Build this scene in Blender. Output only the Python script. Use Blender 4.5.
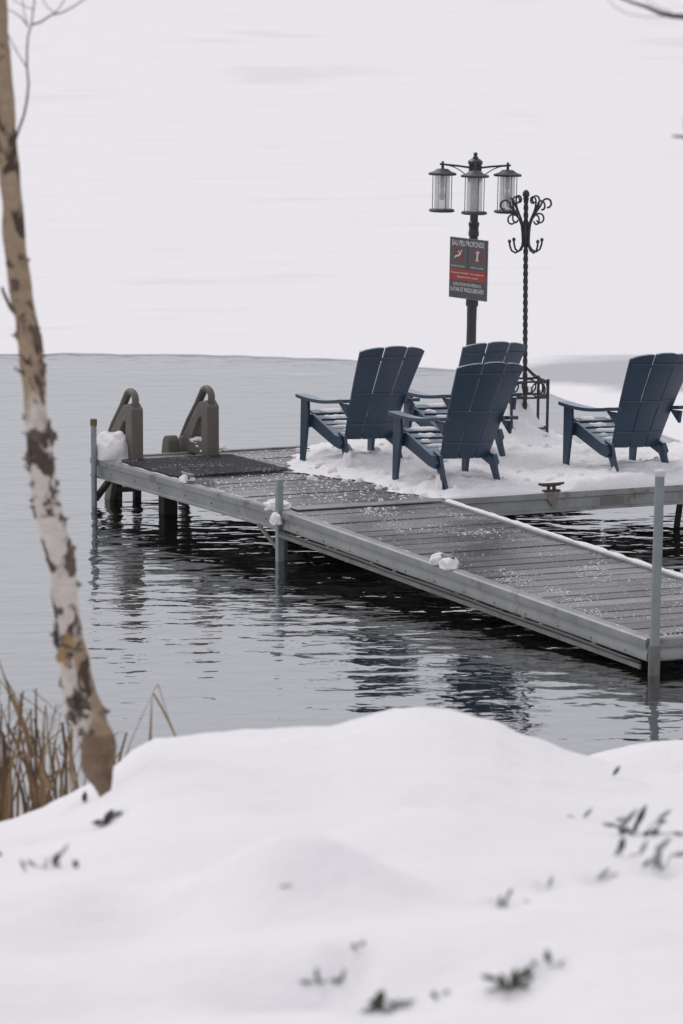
import bpy, bmesh, math, random
from mathutils import Vector, Matrix, noise as mn
R = math.radians
random.seed(7)
scene = bpy.context.scene
for o in list(bpy.data.objects): bpy.data.objects.remove(o)
col = scene.collection

# ------------------------------------------------------------------ camera
F = 4200.0; W, H = 683, 1024; HC = 4.38; ZD = 0.37
PITCH = math.atan(552 / F)
cam = bpy.data.cameras.new('camera'); camo = bpy.data.objects.new('camera', cam); col.objects.link(camo)
camo.location = (0, 0, HC); camo.rotation_euler = (math.pi/2 - PITCH, 0, 0)
cam.sensor_fit = 'VERTICAL'; cam.sensor_height = 36.0; cam.lens = F / H * 36.0
cam.clip_start = 0.1; cam.clip_end = 20000
cam.dof.use_dof = True; cam.dof.focus_distance = 30.5; cam.dof.aperture_fstop = 5.2
scene.camera = camo
scene.render.resolution_x = W; scene.render.resolution_y = H

# ------------------------------------------------------------------ world and sun (overcast)
SUN_EL, SUN_AZ = 48, -35          # degrees; azimuth measured from +Y towards +X
world = bpy.data.worlds.new('World'); scene.world = world; world.use_nodes = True
nt = world.node_tree; nt.nodes.clear()
wo = nt.nodes.new('ShaderNodeOutputWorld'); bg = nt.nodes.new('ShaderNodeBackground')
sky = nt.nodes.new('ShaderNodeTexSky'); sky.sky_type = 'NISHITA'; sky.sun_disc = False
sky.sun_elevation = R(SUN_EL); sky.sun_rotation = R(SUN_AZ); sky.air_density = 1.0; sky.dust_density = 3.0; sky.ozone_density = 1.0
hs = nt.nodes.new('ShaderNodeHueSaturation'); hs.inputs['Saturation'].default_value = 0.12
mx = nt.nodes.new('ShaderNodeMix'); mx.data_type = 'RGBA'; mx.inputs[0].default_value = 0.78
mx.inputs[7].default_value = (7.15, 7.05, 7.5, 1)      # the even grey of the cloud deck
nt.links.new(sky.outputs[0], hs.inputs['Color']); nt.links.new(hs.outputs[0], mx.inputs[6])
nt.links.new(mx.outputs[2], bg.inputs['Color']); bg.inputs['Strength'].default_value = 0.1
nt.links.new(bg.outputs[0], wo.inputs['Surface'])
sl = bpy.data.lights.new('sun', 'SUN'); sl.energy = 0.8; sl.angle = R(25); sl.color = (1, .97, .93)
so = bpy.data.objects.new('sun', sl); col.objects.link(so); so.location = (0, 0, 50)
az, el = R(SUN_AZ), R(SUN_EL)
sdir = Vector((math.sin(az)*math.cos(el), math.cos(az)*math.cos(el), math.sin(el)))
so.rotation_euler = (-sdir).to_track_quat('-Z', 'Y').to_euler()
vs = scene.view_settings; vs.view_transform = 'Standard'; vs.look = 'None'; vs.gamma = 1; vs.use_curve_mapping = False
vs.exposure = 0.12

# ------------------------------------------------------------------ pixel helpers (a pixel gives a direction)
def ray(px, py):
    x, y = (px - W/2)/F, -(py - H/2)/F
    c, s = math.cos(PITCH), math.sin(PITCH)
    return Vector((x, c + y*s, -s + y*c))
def at(px, py, z):            # where the ray meets a level plane
    r = ray(px, py); return Vector((0, 0, HC)) + r*((z - HC)/r.z)
def atY(px, py, Y):           # a point at a known distance
    r = ray(px, py); return Vector((0, 0, HC)) + r*(Y/r.y)

# ------------------------------------------------------------------ materials
def mat(name, base=(.5,.5,.5), rough=.6, metal=0.0, spec=.5):
    m = bpy.data.materials.new(name); m.use_nodes = True
    b = m.node_tree.nodes['Principled BSDF']
    b.inputs['Base Color'].default_value = (*base, 1); b.inputs['Roughness'].default_value = rough
    b.inputs['Metallic'].default_value = metal; b.inputs['Specular IOR Level'].default_value = spec
    return m
class NT:
    def __init__(s, m): s.t = m.node_tree; s.n = s.t.nodes; s.b = s.n['Principled BSDF']
    def new(s, typ, **kw):
        n = s.n.new(typ)
        for k, v in kw.items(): setattr(n, k, v)
        return n
    def link(s, a, b): s.t.links.new(a, b)
    def pos(s, scale=(1,1,1), obj=False, rot=(0,0,0)):
        if obj: src = s.new('ShaderNodeTexCoord').outputs['Object']
        else: src = s.new('ShaderNodeNewGeometry').outputs['Position']
        mp = s.new('ShaderNodeMapping'); mp.inputs['Scale'].default_value = scale; mp.inputs['Rotation'].default_value = rot
        s.link(src, mp.inputs['Vector']); return mp.outputs[0]
    def noise(s, vec, scale, detail=4, rough=.55, dist=0):
        n = s.new('ShaderNodeTexNoise'); s.link(vec, n.inputs['Vector'])
        n.inputs['Scale'].default_value = scale; n.inputs['Detail'].default_value = detail
        n.inputs['Roughness'].default_value = rough; n.inputs['Distortion'].default_value = dist
        return n.outputs['Fac']
    def ramp(s, fac, *stops):
        r = s.new('ShaderNodeValToRGB'); cr = r.color_ramp
        while len(cr.elements) > 1: cr.elements.remove(cr.elements[-1])
        for i, (p, c) in enumerate(stops):
            e = cr.elements[0] if i == 0 else cr.elements.new(p)
            e.position = p
            e.color = (*c, 1) if isinstance(c, tuple) else (c, c, c, 1)
        s.link(fac, r.inputs[0]); return r.outputs[0]
    def mix(s, fac, a, b, mode='MIX'):
        n = s.new('ShaderNodeMix', data_type='RGBA', blend_type=mode)
        for i, v in ((0, fac), (6, a), (7, b)):
            if isinstance(v, (int, float)): n.inputs[i].default_value = v
            elif isinstance(v, tuple): n.inputs[i].default_value = (*v, 1)
            else: s.link(v, n.inputs[i])
        return n.outputs[2]
    def math(s, op, a, b=0.0, c=None):
        n = s.new('ShaderNodeMath', operation=op)
        for i, v in enumerate((a, b, c)):
            if v is None: continue
            if isinstance(v, (int, float)): n.inputs[i].default_value = v
            else: s.link(v, n.inputs[i])
        return n.outputs[0]
    def bump(s, h, strength, dist, normal=None):
        n = s.new('ShaderNodeBump'); n.inputs['Strength'].default_value = strength; n.inputs['Distance'].default_value = dist
        s.link(h, n.inputs['Height'])
        if normal is not None: s.link(normal, n.inputs['Normal'])
        return n.outputs[0]
    def col(s, c): s.link(c, s.b.inputs['Base Color'])
    def rough(s, c): s.link(c, s.b.inputs['Roughness'])
    def norm(s, c): s.link(c, s.b.inputs['Normal'])

M = {}
def snow_mat(name, base, bscale, bdist, grains=0.0):
    m = mat(name, base, .85, spec=.25); t = NT(m)
    p = t.pos()
    n1 = t.noise(p, bscale, 5, .6); n2 = t.noise(p, bscale*7, 3, .6)
    h = t.math('ADD', n1, t.math('MULTIPLY', n2, .25))
    t.norm(t.bump(h, .8, bdist))
    v = t.noise(p, bscale*.35, 4)
    t.col(t.mix(t.ramp(v, (.3, 0.0), (.75, 1.0)), tuple(c*.955 for c in base), base))
    return m
M['snow'] = snow_mat('snow', (.85, .84, .86), 9, .02)
M['deck_snow'] = snow_mat('deck_snow', (.90, .89, .905), 22, .016)

# lake ice under drifted snow: pale, with long streaks of barer ice
m = mat('ice_snow', (.85,.84,.86), .8, spec=.25); t = NT(m); p = t.pos()
st = t.noise(t.pos((.085, .034, 1)), 1.0, 3, .5, .4)
st2 = t.noise(t.pos((.30, .55, 1)), 1.0, 4, .55, .4)
c = t.mix(t.ramp(st, (.30, 1.0), (.40, 0.0)), (.85,.835,.86), (.77,.76,.78))
c = t.mix(t.ramp(st2, (.58, 0.0), (.72, .8)), c, (.77,.76,.785))
# slushy band on the ice, right of the coat stand
sp = at(690, 371, 0.05); sl_ = t.new('ShaderNodeNewGeometry')
mp = t.new('ShaderNodeMapping', vector_type='POINT')
mp.inputs['Location'].default_value = (-sp.x*.42, -sp.y*.42, 0); mp.inputs['Scale'].default_value = (.42, .42, 0)
t.link(sl_.outputs['Position'], mp.inputs['Vector'])
ln = t.new('ShaderNodeVectorMath', operation='LENGTH'); t.link(mp.outputs[0], ln.inputs[0])
ms = t.math('ADD', ln.outputs['Value'], t.math('MULTIPLY', t.noise(t.pos((.5,.5,1)), 1.0, 4), .9))
msk = t.ramp(t.math('MULTIPLY', ms, .5), (.56, 1.0), (.70, 0.0))
c = t.mix(msk, c, (.47,.48,.505))
t.col(c); t.norm(t.bump(t.noise(p, 1.2, 5), .5, .03)); M['ice'] = m
m = mat('ice_edge', (.33,.34,.36), .35); t = NT(m)
t.col(t.mix(t.noise(t.pos(), 2.2, 4), (.70,.70,.72), (.88,.88,.89))); M['ice_edge'] = m

# open water
m = mat('water', (.012,.011,.0105), .035, spec=.5); t = NT(m)
t.b.inputs['IOR'].default_value = 2.0; t.b.inputs['Specular Tint'].default_value = (.92,.965,1,1)
g = t.new('ShaderNodeNewGeometry').outputs['Position']
n1 = t.noise(t.pos((.85, 1.25, 1), rot=(0,0,R(-14))), 3.0, 1.4, .5, .35)
n2 = t.noise(t.pos((1, 1.3, 1), rot=(0,0,R(20))), 9.5, 1.5, .5, .2)
n3 = t.noise(t.pos((.9, 1.2, 1), rot=(0,0,R(-5))), 1.1, 2, .5)
big = t.noise(t.pos((.16, .28, 1)), 1.0, 3, .5)
sep = t.new('ShaderNodeSeparateXYZ'); t.link(g, sep.inputs[0])
near = t.new('ShaderNodeMapRange'); t.link(sep.outputs[1], near.inputs[0])
near.inputs[1].default_value = 22.5; near.inputs[2].default_value = 28.5; near.inputs[3].default_value = .40; near.inputs[4].default_value = 1.0
amp = t.math('MULTIPLY', near.outputs[0], t.ramp(big, (.3, .45), (.65, 1.0)))
h = t.math('ADD', t.math('ADD', n1, t.math('MULTIPLY', n2, .15)), t.math('MULTIPLY', n3, .9))
nb = t.bump(t.math('MULTIPLY', h, amp), 1.0, .024)
dfw = t.new('ShaderNodeBsdfDiffuse'); dfw.inputs[0].default_value = (.010,.0085,.007,1)
glw = t.new('ShaderNodeBsdfGlossy'); glw.inputs['Color'].default_value = (.95,.972,1,1); glw.inputs['Roughness'].default_value = .03; t.link(nb, glw.inputs['Normal'])
frn = t.new('ShaderNodeFresnel'); frn.inputs[0].default_value = 1.33; t.link(nb, frn.inputs['Normal'])
mw = t.new('ShaderNodeMixShader'); t.link(t.math('ADD', t.math('MULTIPLY', frn.outputs[0], .42), .44), mw.inputs[0])
t.link(dfw.outputs[0], mw.inputs[1]); t.link(glw.outputs[0], mw.inputs[2]); t.link(mw.outputs[0], t.n['Material Output'].inputs[0]); M['water'] = m

def plank_mat():
    m = mat('plank', (.11,.105,.105), .42); t = NT(m)
    oi = t.new('ShaderNodeObjectInfo')
    po = t.pos((1.2, 38, 38), obj=True)
    grain = t.noise(po, 1.0, 5, .6)
    c = t.mix(t.ramp(grain, (.3, 0.0), (.72, 1.0)), (.112,.113,.117), (.235,.236,.24))
    c = t.mix(1.0, c, t.ramp(oi.outputs['Random'], (0.0, (.62,.60,.60)), (.5, (1.0,1.0,1.02)), (1.0, (1.45,1.46,1.5))), 'MULTIPLY')
    wet = t.noise(t.pos((.7,.7,1)), 1.3, 4)
    c = t.mix(t.ramp(wet, (.36, 0.0), (.58, .8)), c, (.068,.059,.056))
    # thin dusting of granular snow
    sp = t.noise(t.pos((1,1,1)), 62, 2, .7)
    cl = t.noise(t.pos((1.4,1.4,1), rot=(0,0,R(-25))), 1.7, 4, .6)
    fr = t.noise(t.pos((1.2, 5, 1), rot=(0,0,R(-25.5))), 3.0, 4, .6)
    th = t.math('SUBTRACT', .80, t.math('ADD', t.math('MULTIPLY', cl, .22), t.math('MULTIPLY', fr, .14)))
    d = t.math('MULTIPLY', t.math('SUBTRACT', sp, th), 14.0)
    d2 = t.new('ShaderNodeClamp'); t.link(d, d2.inputs[0])
    c = t.mix(t.math('MULTIPLY', d2.outputs[0], .8), c, (.8,.79,.81))
    t.col(c); t.rough(t.ramp(wet, (.4, .5), (.62, .26)))
    t.norm(t.bump(grain, .4, .004)); return m
M['plank'] = plank_mat()
def metal_mat(name, a, b, rough, metal=.35, scale=6, rust=None):
    m = mat(name, a, rough, metal); t = NT(m); p = t.pos()
    c = t.mix(t.ramp(t.noise(p, scale, 5, .65), (.32, 0.0), (.7, 1.0)), a, b)
    if rust: c = t.mix(t.ramp(t.noise(p, scale*.8, 5, .7), (.58, 0.0), (.68, .8)), c, rust)
    t.col(c); t.rough(t.ramp(t.noise(p, scale*2, 4), (.3, rough*.8), (.7, min(1, rough*1.25))))
    t.norm(t.bump(t.noise(p, scale*9, 3), .25, .003)); return m
M['alu'] = metal_mat('weathered_aluminium', (.215,.225,.225), (.33,.338,.335), .48, .35, 5, (.13,.115,.10))
M['alu_dull'] = metal_mat('dull_aluminium', (.21,.205,.19), (.14,.135,.125), .5, .3, 7, (.12,.10,.085))
M['galv'] = metal_mat('galvanised_steel', (.24,.275,.285), (.33,.36,.365), .5, .4, 14)
M['dark_frame'] = metal_mat('dark_timber_frame', (.035,.030,.026), (.055,.047,.040), .8, 0, 6)
M['pile'] = metal_mat('weathered_pile', (.11,.10,.088), (.06,.052,.045), .8, 0, 6)
M['hose'] = mat('black_hose', (.025,.026,.028), .5)
M['rust'] = metal_mat('rusty_cleat', (.05,.047,.045), (.11,.075,.055), .75, .2, 18)
M['cleat_grey'] = metal_mat('grey_cleat', (.16,.165,.17), (.25,.25,.25), .6, .3, 18)
M['rust_stain'] = metal_mat('rust_stain', (.16,.125,.10), (.26,.245,.235), .7, .1, 25)
M['cap'] = metal_mat('ochre_cap', (.22,.15,.055), (.13,.095,.05), .7, 0, 30)
M['white_cap'] = mat('pale_cap', (.62,.64,.63), .6)
M['ladder'] = metal_mat('taupe_plastic', (.115,.105,.09), (.145,.134,.115), .6, 0, 5)
M['iron'] = metal_mat('black_iron', (.028,.031,.036), (.046,.05,.055), .5, .2, 12)
M['post_paint'] = metal_mat('charcoal_paint', (.034,.039,.043), (.05,.055,.06), .45, .1, 9)
def chair_mat():
    m = mat('navy_plastic', (.05,.083,.13), .3, spec=.6); t = NT(m)
    oi = t.new('ShaderNodeObjectInfo')
    p = t.pos()
    c = t.mix(t.ramp(t.noise(p, 5, 4, .6), (.3, 0.0), (.7, 1.0)), (.018,.043,.078), (.025,.055,.096))
    c = t.mix(t.math('MULTIPLY', oi.outputs['Random'], .3), c, (.014,.034,.068))
    # sky light on level faces, painted into the colour as a paler mottled tone
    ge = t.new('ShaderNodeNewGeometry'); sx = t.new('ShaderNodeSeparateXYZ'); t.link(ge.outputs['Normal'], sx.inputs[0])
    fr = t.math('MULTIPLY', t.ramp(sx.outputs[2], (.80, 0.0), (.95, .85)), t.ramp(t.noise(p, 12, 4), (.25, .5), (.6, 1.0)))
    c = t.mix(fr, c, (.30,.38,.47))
    t.col(c); t.b.inputs['Roughness'].default_value = .36
    return m
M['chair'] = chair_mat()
m = mat('rubber_mesh', (.03,.034,.042), .6); t = NT(m); p = t.pos((1,1,1), rot=(0,0,R(-25.5)))
sp = t.noise(t.pos(), 45, 2, .7); cl = t.noise(t.pos(), 3, 4)
d = t.ramp(t.math('ADD', sp, t.math('MULTIPLY', cl, .5)), (.86, 0.0), (.96, .7))
t.col(t.mix(d, (.028,.032,.040), (.7,.7,.73))); M['mat'] = m
# lantern glass: clear with a milky film
m = bpy.data.materials.new('lantern_glass'); m.use_nodes = True; n = m.node_tree.nodes; n.clear(); lk = m.node_tree.links
o_ = n.new('ShaderNodeOutputMaterial'); tr = n.new('ShaderNodeBsdfTransparent'); tr.inputs[0].default_value = (.93,.945,.945,1)
df = n.new('ShaderNodeBsdfDiffuse'); df.inputs[0].default_value = (.72,.74,.74,1)
gl = n.new('ShaderNodeBsdfGlossy'); gl.inputs[1].default_value = .12
m1 = n.new('ShaderNodeMixShader'); m2 = n.new('ShaderNodeMixShader'); m1.inputs[0].default_value = .2; m2.inputs[0].default_value = .08
tx = n.new('ShaderNodeTexNoise'); tx.inputs['Scale'].default_value = 14; ge = n.new('ShaderNodeNewGeometry'); lk.new(ge.outputs['Position'], tx.inputs['Vector'])
mr = n.new('ShaderNodeMapRange'); mr.inputs[3].default_value = .34; mr.inputs[4].default_value = .5; lk.new(tx.outputs['Fac'], mr.inputs[0]); lk.new(mr.outputs[0], m1.inputs[0])
lk.new(tr.outputs[0], m1.inputs[1]); lk.new(df.outputs[0], m1.inputs[2]); lk.new(m1.outputs[0], m2.inputs[1]); lk.new(gl.outputs[0], m2.inputs[2]); lk.new(m2.outputs[0], o_.inputs[0])
M['glass'] = m
M['bulb'] = mat('amber_bulb', (.42,.33,.24), .3)
M['socket'] = mat('grey_socket', (.24,.25,.26), .5)
M['sign'] = metal_mat('sign_charcoal', (.075,.078,.082), (.09,.093,.096), .45, 0, 8)
M['sign_edge'] = mat('sign_edge', (.22,.235,.24), .5)
M['sign_red'] = metal_mat('sign_red', (.40,.055,.045), (.34,.05,.042), .5, 0, 8)
M['sign_white'] = mat('sign_white', (.72,.72,.73), .5)
M['sign_panel'] = mat('sign_panel', (.105,.100,.104), .5)

def bark_mat():
    m = mat('birch_bark', (.6,.58,.56), .85, spec=.2); t = NT(m)
    g = t.new('ShaderNodeNewGeometry').outputs['Position']
    sep = t.new('ShaderNodeSeparateXYZ'); t.link(g, sep.inputs[0])
    p = t.pos()
    white = t.mix(t.noise(t.pos((1,1,4)), 9, 4), (.45,.38,.31), (.74,.71,.69))
    tan = t.mix(t.noise(t.pos((1,1,5)), 8, 4), (.25,.18,.12), (.42,.325,.235))
    n1 = t.noise(t.pos((1,1,.62)), 5.5, 3, .55, .4)
    hi = t.new('ShaderNodeMapRange'); t.link(sep.outputs[2], hi.inputs[0])
    hi.inputs[1].default_value = 2.9; hi.inputs[2].default_value = 3.35; hi.inputs[3].default_value = -.10; hi.inputs[4].default_value = .36
    c = t.mix(t.ramp(t.math('ADD', n1, hi.outputs[0]), (.44, 0.0), (.54, 1.0)), white, tan)
    n2 = t.noise(t.pos((1,1,.7)), 9.5, 4, .62, .9)
    c = t.mix(t.ramp(n2, (.54, 0.0), (.58, .97)), c, (.07,.048,.036))
    n4 = t.noise(t.pos((1,1,5)), 7, 3, .6)
    c = t.mix(t.ramp(n4, (.67, 0.0), (.71, .7)), c, (.07,.055,.045))
    lo = t.new('ShaderNodeMapRange'); t.link(sep.outputs[2], lo.inputs[0])
    lo.inputs[1].default_value = 1.86; lo.inputs[2].default_value = 1.74; lo.inputs[3].default_value = 0; lo.inputs[4].default_value = 1
    lob = t.ramp(t.math('ADD', lo.outputs[0], t.math('MULTIPLY', t.math('SUBTRACT', n1, .5), 1.2)), (.42, 0.0), (.55, .92))
    c = t.mix(lob, c, t.mix(n4, (.13,.082,.05), (.25,.175,.115)))
    t.col(c); t.norm(t.bump(t.math('ADD', t.math('ADD', n1, n2), t.math('MULTIPLY', n4, .6)), 1.0, .035)); return m
M['bark'] = bark_mat()
M['flake'] = metal_mat('loose_bark', (.075,.052,.04), (.15,.11,.085), .9, 0, 20)
M['ochre'] = metal_mat('ochre_underbark', (.36,.22,.09), (.26,.17,.10), .9, 0, 20)
M['twig'] = metal_mat('twig', (.07,.066,.066), (.11,.10,.10), .8, 0, 20)
M['reed'] = metal_mat('dry_reed', (.18,.115,.055), (.30,.205,.11), .8, 0, 10)
M['reed_dark'] = metal_mat('dark_reed', (.09,.052,.028), (.15,.09,.05), .8, 0, 10)
M['leaf'] = metal_mat('winter_leaf', (.05,.062,.046), (.085,.098,.072), .65, 0, 25)
M['leaf_grey'] = metal_mat('frosted_leaf', (.25,.265,.255), (.40,.41,.405), .7, 0, 25)
M['litter'] = metal_mat('wet_litter', (.05,.045,.042), (.10,.07,.055), .8, 0, 25)

# ------------------------------------------------------------------ mesh helpers
def tag(o, label=None, cat=None, group=None, kind=None):
    if label: o['label'] = label
    if cat: o['category'] = cat
    if group: o['group'] = group
    if kind: o['kind'] = kind
    return o
def empty(name, loc=(0,0,0), rz=0.0, rx=0.0):
    o = bpy.data.objects.new(name, None); col.objects.link(o); o.location = loc; o.rotation_euler = (rx, 0, rz)
    o.empty_display_size = .1; return o
class MB:
    def __init__(s): s.v = []; s.f = []
    def add(s, v, f):
        b = len(s.v); s.v += [tuple(p) for p in v]; s.f += [tuple(i + b for i in q) for q in f]; return s
    def box(s, c, d, rot=None):
        c = Vector(c); v = []
        for x in (-1,1):
            for y in (-1,1):
                for z in (-1,1):
                    p = Vector((x*d[0]/2, y*d[1]/2, z*d[2]/2))
                    if rot is not None: p = rot @ p
                    v.append(c + p)
        return s.add(v, [(0,1,3,2),(4,6,7,5),(0,4,5,1),(2,3,7,6),(0,2,6,4),(1,5,7,3)])
    def bar(s, a, b, w, h, up=(0,0,1)):
        a, b = Vector(a), Vector(b); d = (b-a); L = d.length; d.normalize()
        u = Vector(up); r = d.cross(u)
        if r.length < 1e-4: r = d.cross(Vector((1,0,0)))
        r.normalize(); u = r.cross(d)
        rot = Matrix((r, d, u)).transposed()
        return s.box((a+b)/2, (w, L, h), rot)
    def prism(s, pts, axis, lo, hi):       # outline in the two other axes, extruded along axis
        def mk(p, t):
            if axis == 'x': return (t, p[0], p[1])
            if axis == 'y': return (p[0], t, p[1])
            return (p[0], p[1], t)
        n = len(pts); v = [mk(p, lo) for p in pts] + [mk(p, hi) for p in pts]
        f = [tuple(range(n))[::-1], tuple(range(n, 2*n))] + [(i, (i+1) % n, n + (i+1) % n, n + i) for i in range(n)]
        return s.add(v, f)
    def tube(s, path, rad, seg=10, caps=True, jitter=0.0, flat=1.0):
        path = [Vector(p) for p in path]; n = len(path)
        if not hasattr(rad, '__len__'): rad = [rad]*n
        v = []; prev = None
        for i, p in enumerate(path):
            d = (path[min(i+1, n-1)] - path[max(i-1, 0)]).normalized()
            if prev is None:
                r = d.orthogonal().normalized()
            else:
                r = (prev - d*prev.dot(d)).normalized()
            prev = r; u = d.cross(r)
            for k in range(seg):
                a = 2*math.pi*k/seg
                rr = rad[i]*(1 + (jitter*mn.noise(Vector((p.x*9 + math.cos(a)*1.3, p.y*9 + math.sin(a)*1.3, p.z*9))) if jitter else 0))
                v.append(p + r*math.cos(a)*rr + u*math.sin(a)*rr*flat)
        f = [(i*seg+k, i*seg+(k+1) % seg, (i+1)*seg+(k+1) % seg, (i+1)*seg+k) for i in range(n-1) for k in range(seg)]
        if caps: f += [tuple(range(seg))[::-1], tuple(range((n-1)*seg, n*seg))]
        return s.add(v, f)
    def lathe(s, prof, seg=20, c=(0,0,0), caps=True):
        c = Vector(c); v = []; n = len(prof)
        for r, z in prof:
            for k in range(seg):
                a = 2*math.pi*k/seg; v.append(c + Vector((r*math.cos(a), r*math.sin(a), z)))
        f = [(i*seg+k, i*seg+(k+1) % seg, (i+1)*seg+(k+1) % seg, (i+1)*seg+k) for i in range(n-1) for k in range(seg)]
        if caps: f += [tuple(range(seg))[::-1], tuple(range((n-1)*seg, n*seg))]
        return s.add(v, f)
    def build(s, name, m, parent=None, smooth=False, bevel=0.0, bseg=2):
        me = bpy.data.meshes.new(name); me.from_pydata(s.v, [], s.f); me.update()
        bm = bmesh.new(); bm.from_mesh(me); bmesh.ops.recalc_face_normals(bm, faces=bm.faces)
        if bevel: bmesh.ops.bevel(bm, geom=list(bm.edges), offset=bevel, segments=bseg, affect='EDGES', profile=.5, clamp_overlap=True)
        bm.to_mesh(me); bm.free()
        if smooth: me.polygons.foreach_set('use_smooth', [True]*len(me.polygons))
        me.materials.append(M[m] if isinstance(m, str) else m)
        o = bpy.data.objects.new(name, me); col.objects.link(o)
        if parent: o.parent = parent
        if smooth == 'auto':
            try:
                me.set_sharp_from_angle(angle=R(35))
            except Exception: pass
        return o
def share(o, parent=None, loc=None, rz=None, scale=None):
    c = o.copy(); col.objects.link(c); c.parent = parent or o.parent
    if loc is not None: c.location = loc
    if rz is not None: c.rotation_euler.z = rz
    if scale is not None: c.scale = scale
    return c
def copy_tree(o, parent=None):
    c = o.copy(); col.objects.link(c); c.parent = parent
    for ch in list(o.children): copy_tree(ch, c)
    return c
def sstep(a, b, x):
    t = max(0.0, min(1.0, (x-a)/(b-a))); return t*t*(3-2*t)
def lerp_tab(tab, x):
    if x <= tab[0][0]: return tab[0][1]
    for (a, ya), (b, yb) in zip(tab, tab[1:]):
        if x <= b:
            t = (x-a)/(b-a); t = t*t*(3-2*t)*.5 + t*.5; return ya + (yb-ya)*t
    return tab[-1][1]
def fbm(x, y, z=0.0, o=4): return mn.fractal(Vector((x, y, z)), 1.0, 2.0, o)

# ------------------------------------------------------------------ setting: water, ice, bank
MB().add([(-4000,5,0),(4000,5,0),(4000,9000,0),(-4000,9000,0)], [(0,1,2,3)]).build('lake_water', 'water')['kind'] = 'structure'
edge = [(-2600,330),(-1200,344),(-300,350),(-60,351.5),(40,352),(110,352.3),(150,352.6),(200,353),(250,354.3),(300,355.8),(350,357.3),(395,361),(430,365),(470,371),(510,381),(548,393.5),(575,402.5),(600,410),(625,420),(660,434),(700,446),(760,455),(900,462),(1300,466),(2600,468)]
edge = [(a, b + (2.6 if a < 450 else 0)) for a, b in edge]
pts = []
for (a, ya), (b, yb) in zip(edge, edge[1:]):
    for k in range(14):
        t_ = k/14; q = at(a + (b-a)*t_, ya + (yb-ya)*t_, 0.0)
        q.y += .35*mn.noise(Vector((q.x*.9, q.y*.3, 3))) + .12*mn.noise(Vector((q.x*3.1, 5, 1))); pts.append(q)
mb = MB(); n = len(pts); TH = .016
v = []; f = []
rows = [(0, TH*.7), (.35, TH), (1.2, TH+.012), (4, TH+.02), (14, TH+.02), (60, TH+.02), (400, TH+.02), (8000, TH+.02)]
for dy, z in rows:
    for q in pts: v.append((q.x*(1 + dy/60 if dy < 1000 else 30), q.y + dy, z))
f = [(j*n+i, j*n+i+1, (j+1)*n+i+1, (j+1)*n+i) for j in range(len(rows)-1) for i in range(n-1)]
ice = mb.add(v, f).build('lake_ice', 'ice', smooth=True); ice['kind'] = 'structure'
rim = MB()
v = [(q.x, q.y-.02, -.05) for q in pts] + [(q.x, q.y, TH*.7) for q in pts]
rim.add(v, [(i, i+1, n+i+1, n+i) for i in range(n-1)]).build('ice_edge', 'ice_edge', ice)

YC = 15.0; YN = 7.6
crest_px = [(-900,800),(-300,815),(-60,826),(0,819),(30,808),(60,793),(85,779),(108,763),(128,744),(150,731),(200,727),(260,722),(330,717),(365,707),(395,699),(420,697),(450,699),(490,710),(530,728),(580,747),(620,758),(655,766),(700,767),(900,760),(1500,740)]
crest = [((px - W/2)/F*YC, atY(px, py, YC).z) for px, py in crest_px]
ZN = atY(341, 1046, YN).z
dents = [(322,935,YN+2.7,.22,.55,-.0),(60,968,YN+2.0,.36,.45,-.11),(415,905,YN+3.3,.25,.6,.045),(560,905,YN+3.2,.4,.7,.03),(70,862,YC-2.8,.13,.35,-.04),(160,890,YC-3.4,.3,.6,.03),(230,960,YN+2.2,.14,.5,.022),(358,948,YN+2.4,.02,.06,-.03)]
dents = [((px - W/2)/F*y, y, sx, sy, h) for px, py, y, sx, sy, h in dents]
trunk_xy = ((104 - W/2)/F*13.8, 13.8)
def bank_z(x, y):
    if y < YN:
        z = 2.80 + (ZN-2.80)*max(0.0, y)/YN
        if y > YN-1.5: pass
    else:
        t_ = min(1.25, (y-YN)/(YC-YN)); zc = lerp_tab(crest, x*YC/max(y, 9))
        zc = 1.62 + (zc-1.62)*sstep(.25, .97, t_)
        z = ZN + (zc-ZN)*t_
    if y > YC-.25: z -= .55*(y-YC+.25)**2
    # lower mound by the water at the right
    mx_, my_ = (705 - W/2)/F*17.2, 17.2
    if y > YC: z = max(z, atY(700, 747, 17.2).z - ((x-mx_)/.55)**2*.10 - ((y-my_)/.8)**2*.22) if x < mx_+3 else z
    for dx, dy, sx, sy, h in dents: z += 1.4*h*math.exp(-((x-dx)/sx)**2 - ((y-dy)/sy)**2)
    z += .032*fbm(x*.9, y*.7, 2, 3) + .007*fbm(x*5, y*4, 7, 4) + .0025*fbm(x*18, y*14, 3, 3)
    d2 = math.hypot(x-trunk_xy[0], (y-trunk_xy[1])*.7); z -= .075*math.exp(-(d2/.16)**2)
    return max(z, -.6)
def surf(px, py):       # first point of the snow bank along a pixel's ray
    r = ray(px, py); d = 5.5
    while d < 19:
        p = Vector((0,0,HC)) + r*(d/r.y)
        if p.z <= bank_z(p.x, p.y): return p
        d += .02
    return Vector((0,0,HC)) + r*(15/r.y)
HOLES = [(662,870,.05),(636,838,.05),(600,880,.04),(505,908,.04),(512,988,.07),(550,970,.05),(394,1010,.08),(328,984,.05),(440,998,.035),(357,952,.05),(108,822,.07),(86,803,.04),(54,864,.05),(77,866,.03),(548,888,.03)]
hp = [(surf(px, py), r_) for px, py, r_ in HOLES]
for px, py, sx, sy, h_ in ((300,905,.24,.28,.12),(335,975,.26,.25,-.10),(70,940,.26,.30,.075),(60,995,.30,.30,-.05),(520,940,.3,.4,.03),(200,850,.4,.6,.04)):
    p = surf(px, py); dents.append((p.x, p.y, sx, sy, h_))
dents += [(p.x, p.y+.02, r_*.8, r_*1.6, -.022 - r_*.25) for p, r_ in hp]
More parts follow.
